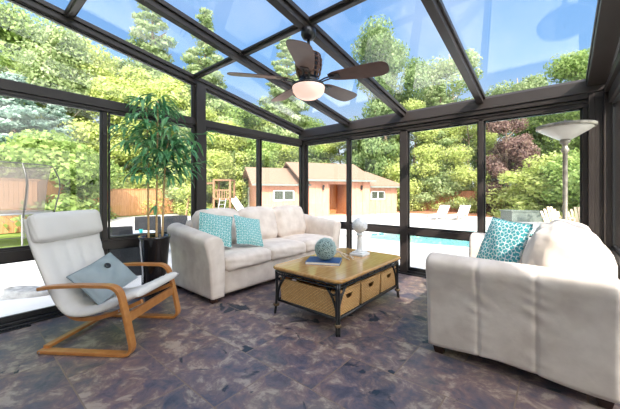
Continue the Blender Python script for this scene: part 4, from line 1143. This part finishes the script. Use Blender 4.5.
VAR = {
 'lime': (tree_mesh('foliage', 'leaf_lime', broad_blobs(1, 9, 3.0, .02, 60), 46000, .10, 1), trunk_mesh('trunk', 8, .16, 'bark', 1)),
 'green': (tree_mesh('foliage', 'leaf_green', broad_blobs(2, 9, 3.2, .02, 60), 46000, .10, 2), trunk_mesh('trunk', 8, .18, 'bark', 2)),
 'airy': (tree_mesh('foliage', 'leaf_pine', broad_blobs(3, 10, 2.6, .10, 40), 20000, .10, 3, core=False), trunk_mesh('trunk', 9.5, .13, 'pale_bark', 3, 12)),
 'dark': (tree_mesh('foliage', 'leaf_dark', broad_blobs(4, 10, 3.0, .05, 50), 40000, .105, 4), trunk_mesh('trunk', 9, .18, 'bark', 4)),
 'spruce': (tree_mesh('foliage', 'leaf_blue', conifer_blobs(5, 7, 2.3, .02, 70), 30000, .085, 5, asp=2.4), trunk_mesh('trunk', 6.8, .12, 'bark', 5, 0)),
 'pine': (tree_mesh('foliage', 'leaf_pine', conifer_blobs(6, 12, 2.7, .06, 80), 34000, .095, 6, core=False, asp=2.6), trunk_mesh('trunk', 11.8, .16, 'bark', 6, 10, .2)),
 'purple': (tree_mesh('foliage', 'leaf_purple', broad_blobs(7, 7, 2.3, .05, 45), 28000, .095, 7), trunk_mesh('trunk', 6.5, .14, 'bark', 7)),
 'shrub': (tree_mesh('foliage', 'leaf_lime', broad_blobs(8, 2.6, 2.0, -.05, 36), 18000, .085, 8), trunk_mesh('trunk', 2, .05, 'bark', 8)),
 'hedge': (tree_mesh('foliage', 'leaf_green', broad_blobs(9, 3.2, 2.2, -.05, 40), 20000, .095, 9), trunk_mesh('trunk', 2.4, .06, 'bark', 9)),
}
HT = {'lime': 9, 'green': 9, 'airy': 10, 'dark': 10, 'spruce': 7, 'pine': 12, 'purple': 7, 'shrub': 2.6, 'hedge': 3.2}
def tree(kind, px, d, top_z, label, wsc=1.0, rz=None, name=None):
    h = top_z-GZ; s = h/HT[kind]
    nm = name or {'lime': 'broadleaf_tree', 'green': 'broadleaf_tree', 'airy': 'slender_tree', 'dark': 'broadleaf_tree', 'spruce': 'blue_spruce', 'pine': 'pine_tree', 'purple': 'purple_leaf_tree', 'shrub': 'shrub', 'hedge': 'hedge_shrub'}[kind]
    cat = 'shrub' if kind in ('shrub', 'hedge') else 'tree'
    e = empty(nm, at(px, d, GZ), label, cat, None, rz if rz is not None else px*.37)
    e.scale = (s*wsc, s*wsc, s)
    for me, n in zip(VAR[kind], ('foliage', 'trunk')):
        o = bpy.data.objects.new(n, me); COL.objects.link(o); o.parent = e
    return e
tree('hedge', -40, 14.0, 4.1, 'dense green shrub above the fence behind the trampoline', 1.3)
tree('hedge', 18, 14.6, 4.4, 'dense green shrub above the fence at far left, right of the trampoline net', 1.2)
tree('hedge', 62, 17.5, 4.4, 'dense green shrub above the fence, over the armchair headrest', 1.2)
tree('lime', 98, 22.5, 5.8, 'lime green shrubby tree above the fence, left of the plant', 1.0)
tree('spruce', -60, 17, 9.0, 'blue-green spruce outside the frame edge at far left', 1.3)
tree('spruce', 12, 17.8, 8.2, 'blue-green spruce behind the hedge at far left', 1.45)
tree('spruce', 56, 20, 7.2, 'smaller blue-green spruce behind the hedge, next to the bare stems', 1.2)
tree('green', -20, 22, 15.5, 'tall green tree rising behind the spruce at upper left', 1.1)
tree('airy', 52, 22, 14.4, 'slender open tree with pale bare stems at upper left', 1.0)
tree('lime', 84, 26, 14.5, 'yellow-green tree behind the pale bare stems', 1.0)
tree('lime', 125, 24, 11.5, 'bright lime tree directly behind the plant', 1.15)
tree('pine', 150, 28, 21, 'tall pine seen through the first roof panes at upper left', 1.0)
tree('lime', 172, 25, 11, 'bright lime tree right of the plant, behind the thick post', 1.15)
tree('pine', 205, 24, 16, 'tall pine behind the thick left post', 1.0)
tree('lime', 212, 23, 7.8, 'lime green tree above the playset', 1.2)
tree('green', 238, 26, 9.0, 'green tree behind the pool house gable', 1.15)
tree('lime', 268, 30, 9.5, 'yellow-green tree behind the left wing of the pool house', 1.25)
tree('pine', 285, 30, 17.0, 'dark pine seen through the roof behind the fan blades', 1.1)
tree('green', 300, 33, 9.5, 'green tree behind the corner post', 1.2)
tree('lime', 340, 32, 8.4, 'yellow-green tree over the pool house porch', 1.2)
tree('green', 378, 31, 9.0, 'green tree over the right wing of the pool house', 1.2)
tree('dark', 385, 28, 17.0, 'tall dense tree seen through the roof right of the fan', .75)
tree('lime', 415, 27, 9.5, 'pale yellow-green tree beyond the pool, right of the thick back post', 1.1)
tree('pine', 440, 26, 11.0, 'light green conifer beyond the pool above the loungers', 1.1)
tree('airy', 452, 29, 15.5, 'airy tree whose crown shows through the roof above the back wall', 1.0)
tree('lime', 468, 25, 8.0, 'yellow-green tree beyond the pool next to the purple tree', 1.0)
tree('purple', 507, 22, 7.6, 'purple-leaved tree beyond the pool behind the turquoise cushion', .9)
tree('airy', 520, 27, 12.2, 'open tree with pale trunk crowning over the purple tree', 1.1)
tree('green', 545, 24, 7.8, 'mid green tree behind the floor lamp', 1.1)
tree('shrub', 548, 18.5, 3.1, 'bright lime shrub beyond the pool, behind the lamp pole', 1.35)
tree('green', 585, 22, 11.5, 'green tree by the right corner column, rising into the roof', 1.0)
tree('hedge', 598, 16, 3.6, 'green shrub behind the right adirondack chair', 1.2)
tree('lime', 640, 19, 8.5, 'lime tree seen through the right wall', 1.1)
tree('green', 720, 16, 9.0, 'green tree beyond the right wall at the frame edge', 1.2)
tree('hedge', 640, 12, 3.0, 'low hedge shrub outside the right wall beside the pool', 1.0)

# ================================================================== LIGHT, SKY, CAMERA
sun = bpy.data.lights.new('sun', 'SUN'); sun.energy = 6.2; sun.angle = R(.6); sun.color = (1, .93, .82)
so = bpy.data.objects.new('sun', sun); COL.objects.link(so)
SD = Vector((-1, .8, -1.0)).normalized()
so.rotation_euler = SD.to_track_quat('-Z', 'Y').to_euler(); so.location = (6, -3, 9)
w = bpy.data.worlds.new('sky'); bpy.context.scene.world = w; w.use_nodes = True; nt = w.node_tree; nt.nodes.clear(); Lk = nt.links.new
out = N(nt, 'ShaderNodeOutputWorld'); bg = N(nt, 'ShaderNodeBackground'); Lk(bg.outputs[0], out.inputs[0])
tc = N(nt, 'ShaderNodeTexCoord'); sp = N(nt, 'ShaderNodeSeparateXYZ'); Lk(tc.outputs['Generated'], sp.inputs[0])
r = N(nt, 'ShaderNodeValToRGB'); Lk(sp.outputs[2], r.inputs[0])
els = [(0.0, (.85, .88, .90)), (.12, (.72, .82, .92)), (.35, (.26, .50, .86)), (.75, (.12, .30, .70))]
while len(r.color_ramp.elements) < 4: r.color_ramp.elements.new(.5)
for i, (p, c) in enumerate(els): r.color_ramp.elements[i].position = p; r.color_ramp.elements[i].color = rgb(c)
# thin cloud wisps
nz = N(nt, 'ShaderNodeTexNoise'); nz.inputs['Scale'].default_value = 2.2; nz.inputs['Detail'].default_value = 5; Lk(tc.outputs['Generated'], nz.inputs['Vector'])
cr = N(nt, 'ShaderNodeValToRGB'); cr.color_ramp.elements[0].position = .5; cr.color_ramp.elements[1].position = .8; cr.color_ramp.elements[1].color = (.5, .5, .5, 1); Lk(nz.outputs['Fac'], cr.inputs[0])
m1 = N(nt, 'ShaderNodeMix', data_type='RGBA'); Lk(cr.outputs[0], m1.inputs['Factor']); Lk(r.outputs[0], m1.inputs['A']); m1.inputs['B'].default_value = (.8, .85, .92, 1)
# bright hazy sky around the sun
dt = N(nt, 'ShaderNodeVectorMath', operation='DOT_PRODUCT'); nv = N(nt, 'ShaderNodeVectorMath', operation='NORMALIZE'); Lk(tc.outputs['Generated'], nv.inputs[0]); Lk(nv.outputs[0], dt.inputs[0])
dt.inputs[1].default_value = tuple(-SD)
mr = N(nt, 'ShaderNodeMapRange'); mr.inputs['From Min'].default_value = .35; mr.inputs['From Max'].default_value = 1; mr.inputs['To Min'].default_value = 0; mr.inputs['To Max'].default_value = 1; mr.interpolation_type = 'SMOOTHSTEP'; Lk(dt.outputs['Value'], mr.inputs['Value'])
GLOW = 4.6
gl = N(nt, 'ShaderNodeVectorMath', operation='SCALE'); gl.inputs[0].default_value = (GLOW*1.0, GLOW*.95, GLOW*.88); Lk(mr.outputs[0], gl.inputs['Scale'])
ad = N(nt, 'ShaderNodeVectorMath', operation='ADD'); Lk(m1.outputs['Result'], ad.inputs[0]); Lk(gl.outputs[0], ad.inputs[1])
Lk(ad.outputs[0], bg.inputs[0]); bg.inputs[1].default_value = 1.0

cam = bpy.data.cameras.new('camera'); co = bpy.data.objects.new('camera', cam); COL.objects.link(co)
co.location = (0, 0, CH); co.rotation_euler = (R(90), 0, YAW)
cam.sensor_width = 36; cam.lens = 36*F_PX/620; cam.shift_y = -(204.5-HOR)/620; cam.clip_end = 300; cam.clip_start = .05
sc = bpy.context.scene; sc.camera = co
vs = sc.view_settings; vs.view_transform = 'Standard'; vs.look = 'None'; vs.gamma = 1; vs.use_curve_mapping = False; vs.exposure = 0.4
